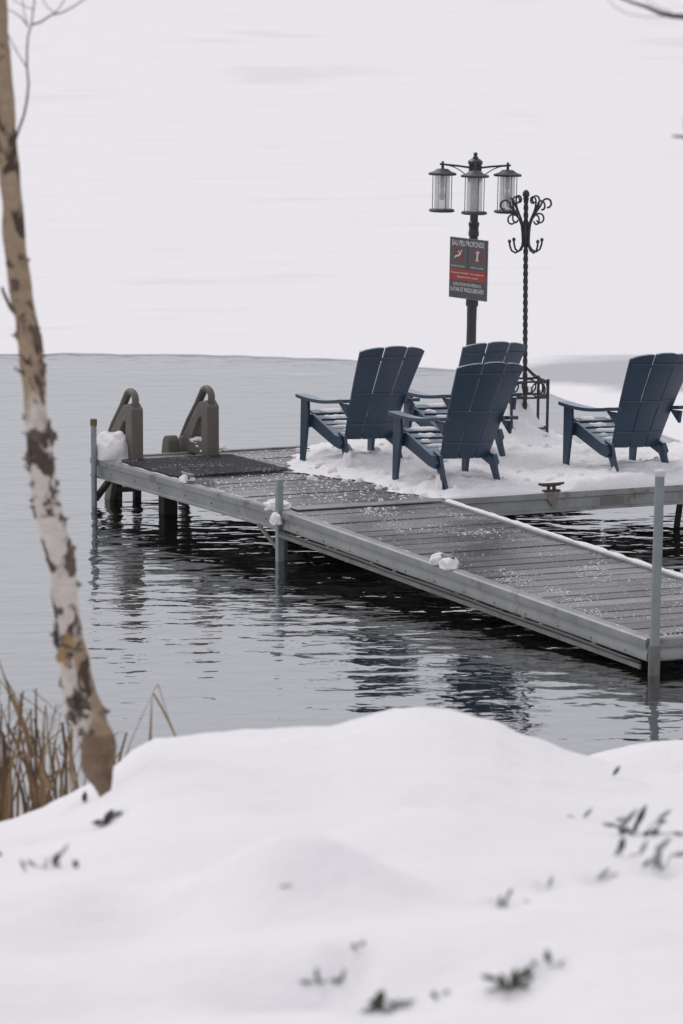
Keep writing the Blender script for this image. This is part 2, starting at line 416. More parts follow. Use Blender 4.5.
xs = [math.sinh(i/150*4.2)/math.sinh(4.2)*45 for i in range(-150, 151)]
ys = [-40,-25,-15,-8,-4,0,2,4,5] + [5.4 + i*.05 for i in range(0, 285)]
v = [(x, y, bank_z(x, y)) for y in ys for x in xs]; nx = len(xs)
f = [(j*nx+i, j*nx+i+1, (j+1)*nx+i+1, (j+1)*nx+i) for j in range(len(ys)-1) for i in range(nx-1)]
bank = MB().add(v, f).build('snow_bank', 'snow', smooth=True); bank['kind'] = 'structure'

# ------------------------------------------------------------------ dock platform
ANG = R(25.6)
O0 = at(92, 458.5, ZD)
DL, DD = 8.0, 3.6
E2 = Vector((math.cos(ANG), math.sin(ANG), 0)); E1 = Vector((math.sin(ANG), -math.cos(ANG), 0))
def dock(x, y, z=0.0): return O0 + E2*x - E1*y + Vector((0, 0, z))
def dloc(px, py, z=0.0):
    d = at(px, py, ZD+z) - O0; return d.dot(E2), -d.dot(E1)
plat = tag(empty('dock_platform', O0, ANG), 'wide grey plank dock platform carrying the blue chairs and the ladder', 'dock')
PW = .2
def plank_proto(L, parent):
    mb = MB().box((L/2, 0, -.016), (L, PW-.022, .034))
    return mb.build('plank', 'plank', parent, bevel=.004, bseg=1)
p0 = plank_proto(DL-.04, plat)
XB, YB = 3.85, dloc(600, 457)[1]          # the dock is shallower to the right of the coat stand
YB = -PW*round(-YB/PW)
p1 = MB().box(((XB-.04)/2, 0, -.016), (XB-.04, PW-.022, .034)).build('plank', 'plank', plat, bevel=.004, bseg=1)
p1used = False
for i in range(18):
    if -PW*(i+.5) > YB:
        q = share(p1) if p1used else p1; p1used = True
    else: q = p0 if p0.location.y == 0 else share(p0)
    q.location = (.02, -PW*(i+.5), random.uniform(-.003, .003))
# edge channel profile: (outward, z)
PROF = [(-.05,.012),(.014,.012),(.018,.004),(.018,-.036),(.002,-.044),(.002,-.118),(.016,-.124),(.016,-.142),(-.05,-.142),(-.05,-.034)]
mb = MB().prism([(-o, z) for o, z in PROF], 'y', -DD, 0); mb.build('edge_channel', 'alu', plat)
MB().prism([(-DD-o, z) for o, z in PROF], 'x', 0.07, DL).build('edge_channel', 'alu', plat)
MB().prism([(o, z) for o, z in PROF], 'x', 0.0, XB).build('edge_channel', 'alu', plat)
MB().prism([(YB+o, z) for o, z in PROF], 'x', XB+.02, DL).build('edge_channel', 'alu', plat)
MB().prism([(XB+o, z) for o, z in PROF], 'y', YB+.02, 0).build('edge_channel', 'alu', plat)
MB().prism([(DL+o, z) for o, z in PROF], 'y', -DD, YB).build('edge_channel', 'alu', plat)
for i in range(9):
    yt = 0 if .45+i*.9 < XB else YB; MB().box((.45 + i*.9, (-DD+yt)/2, -.085), (.05, DD+yt-.12, .09)).build('joist', 'dark_frame', plat)
for yy, le in ((-.9, XB), (-1.5, XB), (-2.7, DL)): MB().box((le/2, yy, -.105), (le-.2, .05, .05)).build('joist', 'dark_frame', plat)
def pipe(parent, x, y, z0, z1, r, m, name='post', dx=0, dy=0):
    return MB().tube([(x, y, z0), (x+dx, y+dy, z1)], r, 14).build(name, m, parent, smooth='auto')
pp = pipe(plat, -.045, -.15, -1.2, .30, .024, 'galv')
MB().lathe([(.026,.285),(.028,.29),(.028,.335),(.024,.34)], 14, (-.045,-.15,0)).build('post_cap', 'cap', pp)
jp = MB().box((-.012, -DD-.055, -.40), (.048, .048, 1.28)).build('post', 'galv', plat, bevel=.006)
MB().box((.05, -DD-.02, -.55), (.03, .03, 1.0)).build('post', 'alu_dull', plat, bevel=.004)
MB().bar((-.02, -DD-.03, -.27), (-.02, -DD+.30, -.14), .022, .022).build('brace', 'alu_dull', plat)
MB().bar((.0, -.06, -.33), (.02, -.34, -.13), .05, .03).build('brace', 'dark_frame', plat)
for px, py, w in ((118,499,.06),(137,497,.06),(168,513,.12)):
    x, y = dloc(px, py, -ZD)
    MB().box((x, y, -.65), (w, w, 1.02)).build('leg', 'dark_frame' if w > .1 else 'pile', plat, bevel=.008)
for x, y in ((2.0,-.4),(3.6,-.4),(5.2,-2.2),(6.8,-2.2),(5.2,-3.2),(6.8,-3.2),(2.2,-1.8),(4.6,-2.4)):
    MB().box((x, y, -.6), (.11, .11, 1.1)).build('leg', 'pile', plat, bevel=.008)
bx, by = 3.5, 0
MB().bar((bx, -DD+.15, -.14), (bx+.12, -DD+.45, -.55), .04, .05).build('brace', 'dark_frame', plat)
# worn sticker on the front channel
sx0, _ = dloc(620, 495); sx1, _ = dloc(650, 495)
MB().box(((sx0+sx1)/2, -DD-.0045, -.082), (sx1-sx0, .003, .06)).build('worn_sticker', 'alu_dull', plat)
# hinge strip over the joint with the gangway
MB().box((.70, -DD-.06, .014), (1.20, .16, .008)).build('hinge_strip', 'alu', plat, bevel=.002, bseg=1)
def cleat(parent, loc, rz, m, s=1.0):
    mb = MB()
    mb.box((0,0,.010*s), (.17*s,.07*s,.02*s)); mb.box((-.03*s,0,.04*s), (.025*s,.03*s,.05*s)); mb.box((.03*s,0,.04*s), (.025*s,.03*s,.05*s))
    mb.tube([(-.14*s,0,.082*s),(-.09*s,0,.072*s),(0,0,.068*s),(.09*s,0,.072*s),(.14*s,0,.082*s)], [.010*s,.017*s,.02*s,.017*s,.010*s], 8)
    o = mb.build('cleat', m, parent); o.location = loc; o.rotation_euler.z = rz; return o
cx, cy = dloc(553, 494)
cleat_x = cx; cleat(plat, (cx, -DD+.0, .014), 0, 'rust', .78)
MB().prism([(cx-.05,.0),(cx+.06,.0),(cx+.045,-.06),(cx+.03,-.10),(cx+.01,-.105),(cx-.02,-.07),(cx-.04,-.04)], 'y', -DD-.0205, -DD-.0185).build('rust_stain', 'rust_stain', plat)
cx2, cy2 = dloc(191, 484)
cleat(plat, (.03, cy2, .014), R(90), 'cleat_grey', .85)

# gangway
GL, GW, DROP = 5.36, 1.32, .165
gang = tag(empty('gangway', dock(0, -DD-.125), ANG, math.asin(DROP/GL)), 'sloping grey plank gangway dusted with snow, leading to the dock platform', 'gangway')
g0 = plank_proto(GW-.06, gang)
ng = int(GL/PW)
for i in range(ng):
    q = g0 if i == 0 else share(g0)
    q.location = (.03, -PW*(i+.5), random.uniform(-.003,.003))
GP = [(-.05,.016),(.010,.016),(.022,.006),(.024,-.03),(.020,-.046),(.006,-.052),(.006,-.075),(.012,-.085),(.012,-.125),(.0,-.135),(-.05,-.135)]
MB().prism([(-o, z) for o, z in GP], 'y', -GL, 0).build('edge_channel', 'alu', gang, smooth='auto')
MB().prism([(GW+o, z) for o, z in GP], 'y', -GL, 0).build('edge_channel', 'alu', gang, smooth='auto')
MB().prism([(-GL-o, z) for o, z in GP], 'x', .05, GW).build('edge_channel', 'alu', gang, smooth='auto')
MB().prism([(-.02,-.155),(-.034,-.155),(-.034,-.185),(-.02,-.185)], 'y', -GL+.05, .03).build('lower_rail', 'alu_dull', gang)
pth = [(-.022 - .003*math.sin(i*1.7), .06 - (GL+.0)*i/24, -.146 - .004*math.sin(i*.9)) for i in range(25)]
MB().tube(pth, .013, 8).build('hose', 'hose', gang, smooth=True)
for i in range(6): MB().box((GW/2, -.45 - i*.9, -.085), (GW-.12, .05, .09)).build('joist', 'dark_frame', gang)
for i in range(5): MB().box((-.012, -.9 - i*.95, -.150), (.02, .05, .05)).build('rail_bracket', 'alu_dull', gang)
np_ = MB().tube([(.008, -GL-.06, -.9), (.008, -GL-.06, .0), (.020, -GL-.05, 1.04)], .030, 16).build('post', 'galv', gang, smooth='auto')
MB().lathe([(.031,1.035),(.034,1.04),(.034,1.065),(.028,1.075)], 16, (.020,-GL-.05,0)).build('post_cap', 'white_cap', np_)
MB().tube([(.008, -GL-.06, -.21), (.008, -GL-.06, -.02)], .037, 16).build('post_sleeve', 'alu_dull', gang, smooth='auto')
b0 = MB().lathe([(.007,0),(.007,.004),(.004,.006)], 8).build('bolt', 'alu_dull', gang); b0.location = (-.012, -.25, -.105); b0.rotation_euler = (0, R(-90), 0)
for i in range(1, 12): share(b0, gang, (-.012, -.25 - i*.44, -.105))
b1_ = MB().lathe([(.007,0),(.007,.004),(.004,.006)], 8).build('bolt', 'alu_dull', plat); b1_.location = (-.002, -.4, -.085); b1_.rotation_euler = (0, R(-90), 0)
for i in range(1, 7): share(b1_, plat, (-.002, -.4 - i*.5, -.085))
gy = -2.55
cleat(gang, (.02, gy, .018), R(90), 'cleat_grey', .9)

# ------------------------------------------------------------------ mesh mat
x0, x1, y0, y1 = .10, 1.06, -1.53, -.40
mo = tag(empty('rubber_mat', dock(0,0,.012), ANG), 'black perforated rubber mat lying on the dock beside the ladder', 'mat')
mb = MB()
N1, N2 = 26, 32
for i in range(N1+1):
    xx = x0 + (x1-x0)*i/N1; mb.box((xx, (y0+y1)/2, .006), (.014, y1-y0, .012))
mb.build('strand_grid', 'mat', mo)
mb = MB()
for j in range(N2+1):
    yy = y0 + (y1-y0)*j/N2; mb.box(((x0+x1)/2, yy, .009), (x1-x0, .014, .012))
mb.build('strand_grid', 'mat', mo)

# ------------------------------------------------------------------ ladder
lad = tag(empty('dock_ladder', dock(0,0,0), ANG), 'taupe plastic swim ladder with two looped handrails at the dock end', 'ladder')
def handrail(lx, ly):
    # side outline in (y, z); y grows away from the dock
    o = MB()
    o.prism([(-.07,.0),(.07,.0),(.07,.40),(.05,.44),(.0,.475),(-.07,.43)], 'x', lx-.052, lx+.052)
    h = o.build('handrail', 'ladder', lad, bevel=.012)
    a = MB()
    a.prism([(.03,.38),(.03,.462),(.12,.45),(.20,.39),(.56,.055),(.56,-.03),(.41,-.03),(.17,.27),(.13,.31),(.08,.325)], 'x', lx-.046, lx+.046)
    a.build('brace', 'ladder', h, bevel=.010)
    p = [(lx, -.02,.44)] + [(lx, .06 - .09*math.cos(R(t_)), .495 + .065*math.sin(R(t_))) for t_ in range(0, 150, 18)] + [(lx, .24, .42),(lx,.42,.26),(lx,.60,.06)]
    MB().tube(p, .032, 10, flat=.9).build('loop_handle', 'ladder', h, smooth='auto')
    MB().box((lx, .0, .012), (.20, .17, .024)).build('foot_plate', 'ladder', h, bevel=.005)
    MB().prism([(.05,.012),(.54,.012),(.54,.13),(.40,.12),(.05,.13)], 'x', lx-.045, lx+.045).build('base_rail', 'ladder', h, bevel=.008)
    for k in h.children: pass
    h.location = (0, ly, 0)
    return h
handrail(.235, -.33); handrail(.885, -.37)
MB().prism([(-.02,-.02),(.16,-.02),(.13,.10),(.09,.14),(.04,.14),(.0,.10)], 'x', .70, .80).build('step_end', 'ladder', lad, bevel=.012).location = (0, .06, .0)
for k in range(4):
    MB().box((.56, .13 + k*.10, -.05 - k*.24), (.62, .16, .045)).build('step', 'ladder', lad, bevel=.008)
for sx in (.235, .885):
    MB().bar((sx, .02, .06), (sx, .52, -1.1), .05, .11).build('stringer', 'ladder', lad, bevel=.008)

# ------------------------------------------------------------------ chairs
def make_chair():
    t_ = empty('garden_chair')
    for s in (-1, 1):
        xa, xb = sorted((s*.318, s*.348))
        MB().prism([(.345,.520),(.345,.30),(.343,-.01),(.285,-.01),(.235,.25),(.208,.36),(.222,.520)], 'x', xa, xb).build('leg', 'chair', t_, bevel=.005)
        xa, xb = sorted((s*.272, s*.302))
        MB().prism([(.318,.385),(.335,.33),(.315,.275),(.22,.285),(-.20,.165),(-.30,.15),(-.335,.19),(-.29,.25),(-.22,.255),(.20,.385)], 'x', xa, xb).build('side_rail', 'chair', t_, bevel=.005)
        xa, xb = sorted((s*.240, s*.270))
        MB().prism([(-.21,.285),(-.33,.25),(-.385,.12),(-.455,-.005),(-.395,-.005),(-.325,.09),(-.24,.20)], 'x', xa, xb).build('leg', 'chair', t_, bevel=.005)
        # armrest: a bent board
        n = 14; v = []; 
        for i in range(n+1):
            u = i/n; y = .365 - .87*u; z = .538 - .026*math.sin(math.pi*min(1, u*1.05)) + .006*u
            xc = s*(.338 - .012*u); w = (.060 - .014*u)*(1 if u > .04 else .86)
            v += [(xc-w, y, z-.026), (xc+w, y, z-.026), (xc+w, y, z), (xc-w, y, z)]
        f = [(i*4+k, i*4+(k+1) % 4, i*4+4+(k+1) % 4, i*4+4+k) for i in range(n) for k in range(4)] + [(3,2,1,0), (n*4, n*4+1, n*4+2, n*4+3)]
        MB().add(v, f).build('armrest', 'chair', t_, smooth='auto', bevel=0)
        xa, xb = sorted((s*.300, s*.328))
        MB().prism([(-.33,.504),(-.50,.506),(-.475,.41)], 'x', xa, xb).build('arm_bracket', 'chair', t_, bevel=.004)
    # seat slats
    for i in range(6):
        u = i/5; y = .285 - .47*u; z = .380 - .140*u - .02*math.sin(math.pi*u)
        MB().box((0, y, z+.012), (.538, .082, .022), Matrix.Rotation(R(17), 3, 'X')).build('seat_slat', 'chair', t_, bevel=.006)
    # back: three fan slats on a dished surface
    r = R(31); Lb = .86; y0, z0 = -.285, .228
    def back(xf, vv, dep):   # xf -1..1 across, vv 0..1 up, dep = behind the front face
        hw = .225 + .092*vv
        sag = .060*(1 - xf*xf)*(0.6 + .4*vv)
        yy = y0 + .035 - vv*Lb*math.sin(r) - sag - dep*math.cos(r) + .02*math.sin(math.pi*vv)
        zz = z0 + vv*Lb*math.cos(r) - dep*math.sin(r)*.5
        return (xf*hw, yy, zz)
    for a, b in ((-1, -.375), (-.322, .322), (.375, 1)):
        nu, nv = 6, 16; fr = []; bk = []
        for j in range(nv+1):
            for i in range(nu+1):
                xf = a + (b-a)*i/nu
                top = 1.0 - .050*xf*xf - .010*((2*i/nu-1)**4)
                vv = top*j/nv
                fr.append(back(xf, vv, 0)); bk.append(back(xf, vv, .022))
        K = len(fr); w = nu+1
        f = [(j*w+i, j*w+i+1, (j+1)*w+i+1, (j+1)*w+i) for j in range(nv) for i in range(nu)]
        f += [(K+j*w+i, K+(j+1)*w+i, K+(j+1)*w+i+1, K+j*w+i+1) for j in range(nv) for i in range(nu)]
        for i in range(nu):
            f += [(i, K+i, K+i+1, i+1), (nv*w+i, nv*w+i+1, K+nv*w+i+1, K+nv*w+i)]
        for j in range(nv):
            f += [(j*w, (j+1)*w, K+(j+1)*w, K+j*w), (j*w+nu, K+j*w+nu, K+(j+1)*w+nu, (j+1)*w+nu)]
        MB().add(fr+bk, f).build('back_slat', 'chair', t_, smooth='auto')
    for vv, hh in ((.13,.030), (.47,.022), (.85,.030)):
        v = []; n = 14
        for i in range(n+1):
            xf = -.97 + 1.94*i/n
            for dep, dv in ((.0235, 0), (.032, 0), (.032, hh/Lb), (.0235, hh/Lb)): v.append(back(xf, vv+dv, dep))
        f = [(i*4+k, i*4+(k+1) % 4, i*4+4+(k+1) % 4, i*4+4+k) for i in range(n) for k in range(4)] + [(3,2,1,0), (n*4, n*4+1, n*4+2, n*4+3)]
        MB().add(v, f).build('back_rail', 'chair', t_, smooth='auto')
    return t_
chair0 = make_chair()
CH = [  # rear-left foot pixel, yaw, roll, label
    (446, 494, 29, 1.8, 'frontmost navy blue slatted chair, overlapping the chair behind it'),
    (350, 473, 29, 1.8, 'navy blue slatted chair at the left, next to the bare planks'),
    (453, 467, 28, 1.6, 'navy blue slatted chair mostly hidden behind the frontmost chair'),
    (618, 482, 29, 1.6, 'navy blue slatted chair at the right, cut by the picture edge')]
chair_pos = []
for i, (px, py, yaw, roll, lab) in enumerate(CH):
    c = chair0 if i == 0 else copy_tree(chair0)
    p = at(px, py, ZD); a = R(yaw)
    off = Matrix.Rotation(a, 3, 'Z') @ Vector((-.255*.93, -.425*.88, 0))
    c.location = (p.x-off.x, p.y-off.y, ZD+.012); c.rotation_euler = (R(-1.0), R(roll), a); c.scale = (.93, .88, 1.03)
    tag(c, lab, 'chair', 'blue chairs on the dock'); chair_pos.append((c.location.copy(), a))

# ------------------------------------------------------------------ lamp post
lx, ly = dloc(468.8, 444)
LPB = dock(lx, ly); SL = F/LPB.y
lamp = tag(empty('lamp_post', LPB), 'charcoal lamp post with three glass lanterns standing behind the chairs', 'lamp post')
lamp.rotation_euler = (0, R(1.1), 0)
def hz(py): return (444 - py)/SL/math.cos(PITCH)*.995
zt = hz(160)
MB().lathe([(.10,0),(.10,.03),(.075,.05),(.07,.35),(.055,.40),(.045,.45),(.040,1.0),(.042,hz(306)),(.052,hz(305)),(.052,hz(299)),(.040,hz(298)),(.036,hz(236)),(.044,hz(235)),(.044,hz(231)),(.040,hz(230)),(.040,hz(226)),(.045,hz(225)),(.045,hz(222)),(.034,hz(221)),(.032,hz(182))], 20).build('post', 'post_paint', lamp, smooth='auto')
hd = MB().lathe([(.034,hz(183)),(.060,hz(180)),(.060,hz(177)),(.046,hz(175)),(.046,hz(165)),(.060,hz(164)),(.062,hz(161)),(.04,hz(159)),(.02,hz(158))], 20).build('post_head', 'post_paint', lamp, smooth='auto')
for k in range(12):
    a = 2*math.pi*k/12; MB().tube([(.047*math.cos(a),.047*math.sin(a),hz(175)),(.047*math.cos(a),.047*math.sin(a),hz(165))], .007, 6).build('flute', 'post_paint', hd)
MB().lathe([(.02,hz(159)),(.026,hz(157.5)),(.016,hz(156)),(.014,hz(155)),(.021,hz(153.8)),(.006,hz(152))], 12).build('finial', 'post_paint', lamp, smooth='auto')
AR = 32.5/SL; za = hz(165)
for ang in (180, 0, 268):
    a = R(ang); d = Vector((math.cos(a), math.sin(a), 0))
    ar = MB().tube([d*.04 + Vector((0,0,hz(167.5))), d*(AR*.5) + Vector((0,0,hz(166))), d*(AR+.025) + Vector((0,0,hz(164.4)))], .0085, 8).build('lamp_arm', 'post_paint', lamp)
    sc = [d*(.05 + (AR-.075)*u) + Vector((0,0,hz(177) + (hz(165.5)-hz(177))*math.sin(u*math.pi/2))) for u in [i/8 for i in range(9)]]
    MB().tube(sc, .0045, 6).build('scroll', 'post_paint', ar)
    c = d*AR; zb, ztp = hz(210.5), hz(173)
    lt = MB().lathe([(.012,za-.004),(.012,ztp+.035),(.045,ztp+.032),(.06,ztp+.022),(.072,ztp+.012),(.115,ztp-.002),(.117,ztp-.012),(.115,ztp-.02),(.055,ztp-.02)], 24, (c.x,c.y,0)).build('lantern', 'post_paint', lamp, smooth='auto')
    MB().tube([c + Vector((0,0,za-.01)), c + Vector((0,0,za+.028))], .010, 8).build('hanger', 'post_paint', lt)
    MB().lathe([(.055,zb+.014),(.10,zb+.012),(.107,zb+.004),(.107,zb-.008),(.09,zb-.014)], 24, (c.x,c.y,0)).build('lantern_base', 'post_paint', lt, smooth='auto')
    for k in range(4):
        aa = R(20 + 90*k); q = c + Vector((math.cos(aa)*.084, math.sin(aa)*.084, 0))
        MB().tube([q + Vector((0,0,zb)), q + Vector((0,0,ztp-.01))], .0034, 6).build('lantern_bar', 'post_paint', lt)
    MB().lathe([(.064,zb+.012),(.064,ztp-.02)], 24, (c.x,c.y,0), caps=False).build('glass', 'glass', lt, smooth=True)
    MB().lathe([(.018,ztp-.02),(.018,ztp-.12),(.012,ztp-.13)], 12, (c.x,c.y,0)).build('socket', 'socket', lt, smooth='auto')
    MB().lathe([(.010,ztp-.13),(.013,ztp-.15),(.022,ztp-.18),(.024,ztp-.20),(.016,ztp-.222),(.004,ztp-.228)], 12, (c.x,c.y,0)).build('bulb', 'bulb', lt, smooth='auto')

# ------------------------------------------------------------------ sign
def text_mesh(txt, size, w, m, parent, loc, name='lettering', fit_h=None):
    cu = bpy.data.curves.new('t', 'FONT'); cu.body = txt; cu.size = size; cu.align_x = 'CENTER'; cu.align_y = 'CENTER'; cu.extrude = 0.0
    cu.offset = size*.012
    to = bpy.data.objects.new('t', cu); col.objects.link(to)
    dg = bpy.context.evaluated_depsgraph_get(); dg.update()
    me = bpy.data.meshes.new_from_object(to.evaluated_get(dg)); bpy.data.objects.remove(to)
    xs_ = [q.co.x for q in me.vertices]; ys_ = [q.co.y for q in me.vertices]
    kx = w/(max(xs_)-min(xs_)); ky = (fit_h/(max(ys_)-min(ys_))) if fit_h else 1.0
    cx_, cy_ = (max(xs_)+min(xs_))/2, (max(ys_)+min(ys_))/2
    for q in me.vertices: q.co = ((q.co.x-cx_)*kx, 0, (q.co.y-cy_)*ky)
    me.materials.append(M[m]); o = bpy.data.objects.new(name, me); col.objects.link(o); o.parent = parent; o.location = loc; return o
TH_S = R(-50); SW, SH = .47, .505
sc_ = LPB + Vector((math.sin(R(1.1))*hz(268), 0, hz(268)))
nrm = Vector((math.sin(TH_S), -math.cos(TH_S), 0))
sign = tag(empty('warning_sign', sc_ + nrm*.052, TH_S), 'square charcoal and red warning sign fixed to the lamp post', 'sign')
sign.rotation_euler = (0, R(1.6), TH_S)
MB().box((0, .004, 0), (SW, .008, SH)).build('sign_board', 'sign_edge', sign)
MB().box((0, -.002, 0), (SW-.012, .003, SH-.012)).build('sign_face', 'sign', sign)
MB().box((-.118, -.0045, .105), (.218, .002, .175)).build('pictogram_panel', 'sign_panel', sign)
MB().box((.118, -.0045, .105), (.218, .002, .175)).build('pictogram_panel', 'sign_panel', sign)
MB().box((0, -.0045, -.055), (SW-.016, .002, .092)).build('red_band', 'sign_red', sign)
text_mesh('EAU PEU PROFONDE', .06, .40, 'sign_white', sign, (0, -.0062, .209), fit_h=.046)
text_mesh('NE PAS PLONGER', .02, .17, 'sign_white', sign, (-.118, -.0072, .015), fit_h=.0135)
text_mesh('NE PAS SAUTER', .02, .16, 'sign_white', sign, (.118, -.0072, .015), fit_h=.0135)
text_mesh("Risque de blessures : c'est dangereux", .024, .41, 'sign_white', sign, (0, -.0072, -.04), fit_h=.016)
text_mesh('Baignade à vos risques', .024, .26, 'sign_white', sign, (0, -.0072, -.073), fit_h=.016)
text_mesh('LOCATION DE PÉDALO,', .04, .35, 'sign_white', sign, (0, -.0062, -.132), fit_h=.036)
text_mesh('KAYAK ET PADDLEBOARD', .04, .41, 'sign_white', sign, (0, -.0062, -.177), fit_h=.036)
for zz in (.238, -.238):
    MB().tube([(0,-.001,zz),(0,-.009,zz)], .006, 8).build('screw', 'galv', sign)
for sx in (-.118, .118):
    v = []; n = 28
    for k in range(n):
        a = 2*math.pi*k/n
        for rr in (.062, .052): v.append((sx+rr*math.cos(a), -.0068, .115+rr*math.sin(a)))
    f = [(2*k, 2*((k+1) % n), 2*((k+1) % n)+1, 2*k+1) for k in range(n)]
    MB().add(v, f).build('prohibition_ring', 'sign_red', sign)
    MB().bar((sx-.04, -.0068, .155), (sx+.04, -.0068, .075), .002, .009, (0,0,1)).build('prohibition_slash', 'sign_red', sign)
def figure(segs, head):
    mb = MB()
    for a, b, w in segs: mb.bar((a[0], -.0085, a[1]), (b[0], -.0085, b[1]), .002, w, (0,0,1))
    mb.lathe([(.0,-.001),(.0085,-.001),(.0085,.001),(.0,.001)], 12, (0,0,0), caps=False)
    n = len(mb.v) - 48
    for i in range(n, len(mb.v)):
        x, y, z = mb.v[i]; mb.v[i] = (x+head[0], -.0085+z, y+head[1])
    return mb.build('swimmer_pictogram', 'sign_white', sign)
figure([((-.155,.095),(-.11,.105),.014),((-.11,.105),(-.085,.13),.016),((-.10,.12),(-.118,.145),.010),((-.15,.09),(-.17,.083),.009)], (-.078,.145))
figure([((.118,.10),(.122,.135),.018),((.118,.10),(.105,.075),.012),((.12,.10),(.13,.072),.012),((.12,.13),(.145,.15),.009),((.12,.13),(.10,.15),.009)], (.123,.152))

# ------------------------------------------------------------------ coat stand
cx, cy = dloc(524.6, 447); CB = dock(cx, cy); SC = F/CB.y
coat = tag(empty('coat_stand', CB, R(12)), 'black wrought iron coat stand with scrolled arms and hooks', 'coat stand')
def cz(py): return (447 - py)/SC/math.cos(PITCH)
v = []; seg = 4; nz = 90; zs0, zs1 = .12, cz(200)
path = []
mb = MB()
vv = []
for i in range(nz+1):
    z = zs0 + (zs1-zs0)*i/nz; tw = z*26
    rr = .0215 if True else 0
    for k in range(8):
        a = 2*math.pi*k/8 + tw; r2 = rr*(1 if k % 2 == 0 else .74)
        vv.append((r2*math.cos(a), r2*math.sin(a), z))
f = [(i*8+k, i*8+(k+1) % 8, (i+1)*8+(k+1) % 8, (i+1)*8+k) for i in range(nz) for k in range(8)] + [tuple(range(8))[::-1], tuple(range(nz*8, nz*8+8))]
mb.add(vv, f).build('twisted_post', 'iron', coat)
MB().lathe([(.016,cz(201)),(.026,cz(200)),(.026,cz(199)),(.018,cz(198.4)),(.027,cz(197)),(.030,cz(195.4)),(.026,cz(193)),(.014,cz(191.2)),(.003,cz(190.6))], 14).build('finial', 'iron', coat, smooth='auto')
MB().lathe([(.024,cz(246)),(.033,cz(244)),(.030,cz(240)),(.036,cz(238)),(.033,cz(226)),(.024,cz(222))], 14).build('collar', 'iron', coat, smooth='auto')
def arc(c, r, a0, a1, n=10): return [(c[0]+r*math.cos(R(a0+(a1-a0)*i/n)), c[1]+r*math.sin(R(a0+(a1-a0)*i/n))) for i in range(n+1)]
zc_ = cz(240)
def spiral(c, r0, r1, a0, a1, n=16): return [(c[0]+(r0+(r1-r0)*i/n)*math.cos(R(a0+(a1-a0)*i/n)), c[1]+(r0+(r1-r0)*i/n)*math.sin(R(a0+(a1-a0)*i/n))) for i in range(n+1)]
stem = [(.030,0.0),(.033,.06),(.040,.12),(.060,.17),(.095,.225),(.135,.275)]
top_in = stem[:5] + [(.115,.27),(.122,.31)] + spiral((.085,.325), .038, .020, 0, 300)
top_out = stem + spiral((.195,.285), .052, .028, 170, -90)
low = stem[:4] + [(.085,.20)] + spiral((.125,.165), .048, .026, 120, -160)
hook = [(.028,.0),(.034,-.05),(.055,-.085),(.095,-.105),(.130,-.085),(.145,-.045),(.148,-.02)]
for k in range(4):
    a = R(22 + 90*k); ca, sa = math.cos(a), math.sin(a)
    def w3(pl, dz=0.0): return [(r_*1.12*ca, r_*1.12*sa, zc_ + z_ + dz) for r_, z_ in pl]
    ao = MB().tube(w3(top_out), .0085, 8).build('scroll_arm', 'iron', coat, smooth=True)
    MB().tube(w3(top_in), .0075, 8).build('scroll', 'iron', ao, smooth=True)
    MB().tube(w3(low), .0075, 8).build('scroll', 'iron', ao, smooth=True)
    ho = MB().tube(w3(hook), .0085, 8).build('hook', 'iron', coat, smooth=True)
    MB().lathe([(.002,-.016),(.011,-.012),(.016,0),(.011,.012),(.002,.016)], 10, (.166*ca, .166*sa, zc_-.008)).build('hook_ball', 'iron', ho, smooth=True)
HB = .155; zt1, zt0 = cz(380), cz(396)
for k in range(4):
    a = R(45 + 90*k); x, y = HB*1.414*math.cos(a), HB*1.414*math.sin(a)
    lg = MB().tube([(x*1.02, y*1.02, zt1+.02), (x, y, zt0), (x*.98, y*.98, .2), (x*.98, y*.98, .06)], .0125, 8).build('leg', 'iron', coat)
    MB().tube([(x*.98,y*.98,.08),(x*1.02,y*1.02,.04),(x*1.15,y*1.15,.012),(x*1.25,y*1.25,.022)], .011, 8).build('foot_scroll', 'iron', lg)
    MB().tube([(0,0,zt1+.12),(x*.35,y*.35,zt1+.06),(x*.7,y*.7,zt1+.015),(x,y,zt1)], .0075, 6).build('strut', 'iron', coat)
    b = R(135 + 90*k); x2, y2 = HB*1.414*math.cos(b), HB*1.414*math.sin(b)
    for z in (zt1, zt0, .17, .075):
        MB().bar((x,y,z), (x2,y2,z), .014, .016).build('rail', 'iron', coat)
    mxp, myp = (x+x2)/2, (y+y2)/2; tx_, ty_ = (x2-x), (y2-y); ll = math.hypot(tx_, ty_); tx_ /= ll; ty_ /= ll
    rr = (zt1-zt0)/2 - .008
    for off in (-.075, .075):
        MB().tube([(mxp+tx_*(off+rr*math.cos(R(q))), myp+ty_*(off+rr*math.cos(R(q))), (zt1+zt0)/2+rr*math.sin(R(q))) for q in range(0, 361, 24)], .007, 6).build('ring', 'iron', coat, smooth=True)
    MB().tube([(mxp+tx_*(.05*math.cos(R(q))), myp+ty_*(.05*math.cos(R(q))), .122+.04*math.sin(R(q))) for q in range(0, 361, 24)], .006, 6).build('ring', 'iron', coat, smooth=True)
MB().box((0,0,.072), (HB*1.9, HB*1.9, .01)).build('drip_tray', 'iron', coat)

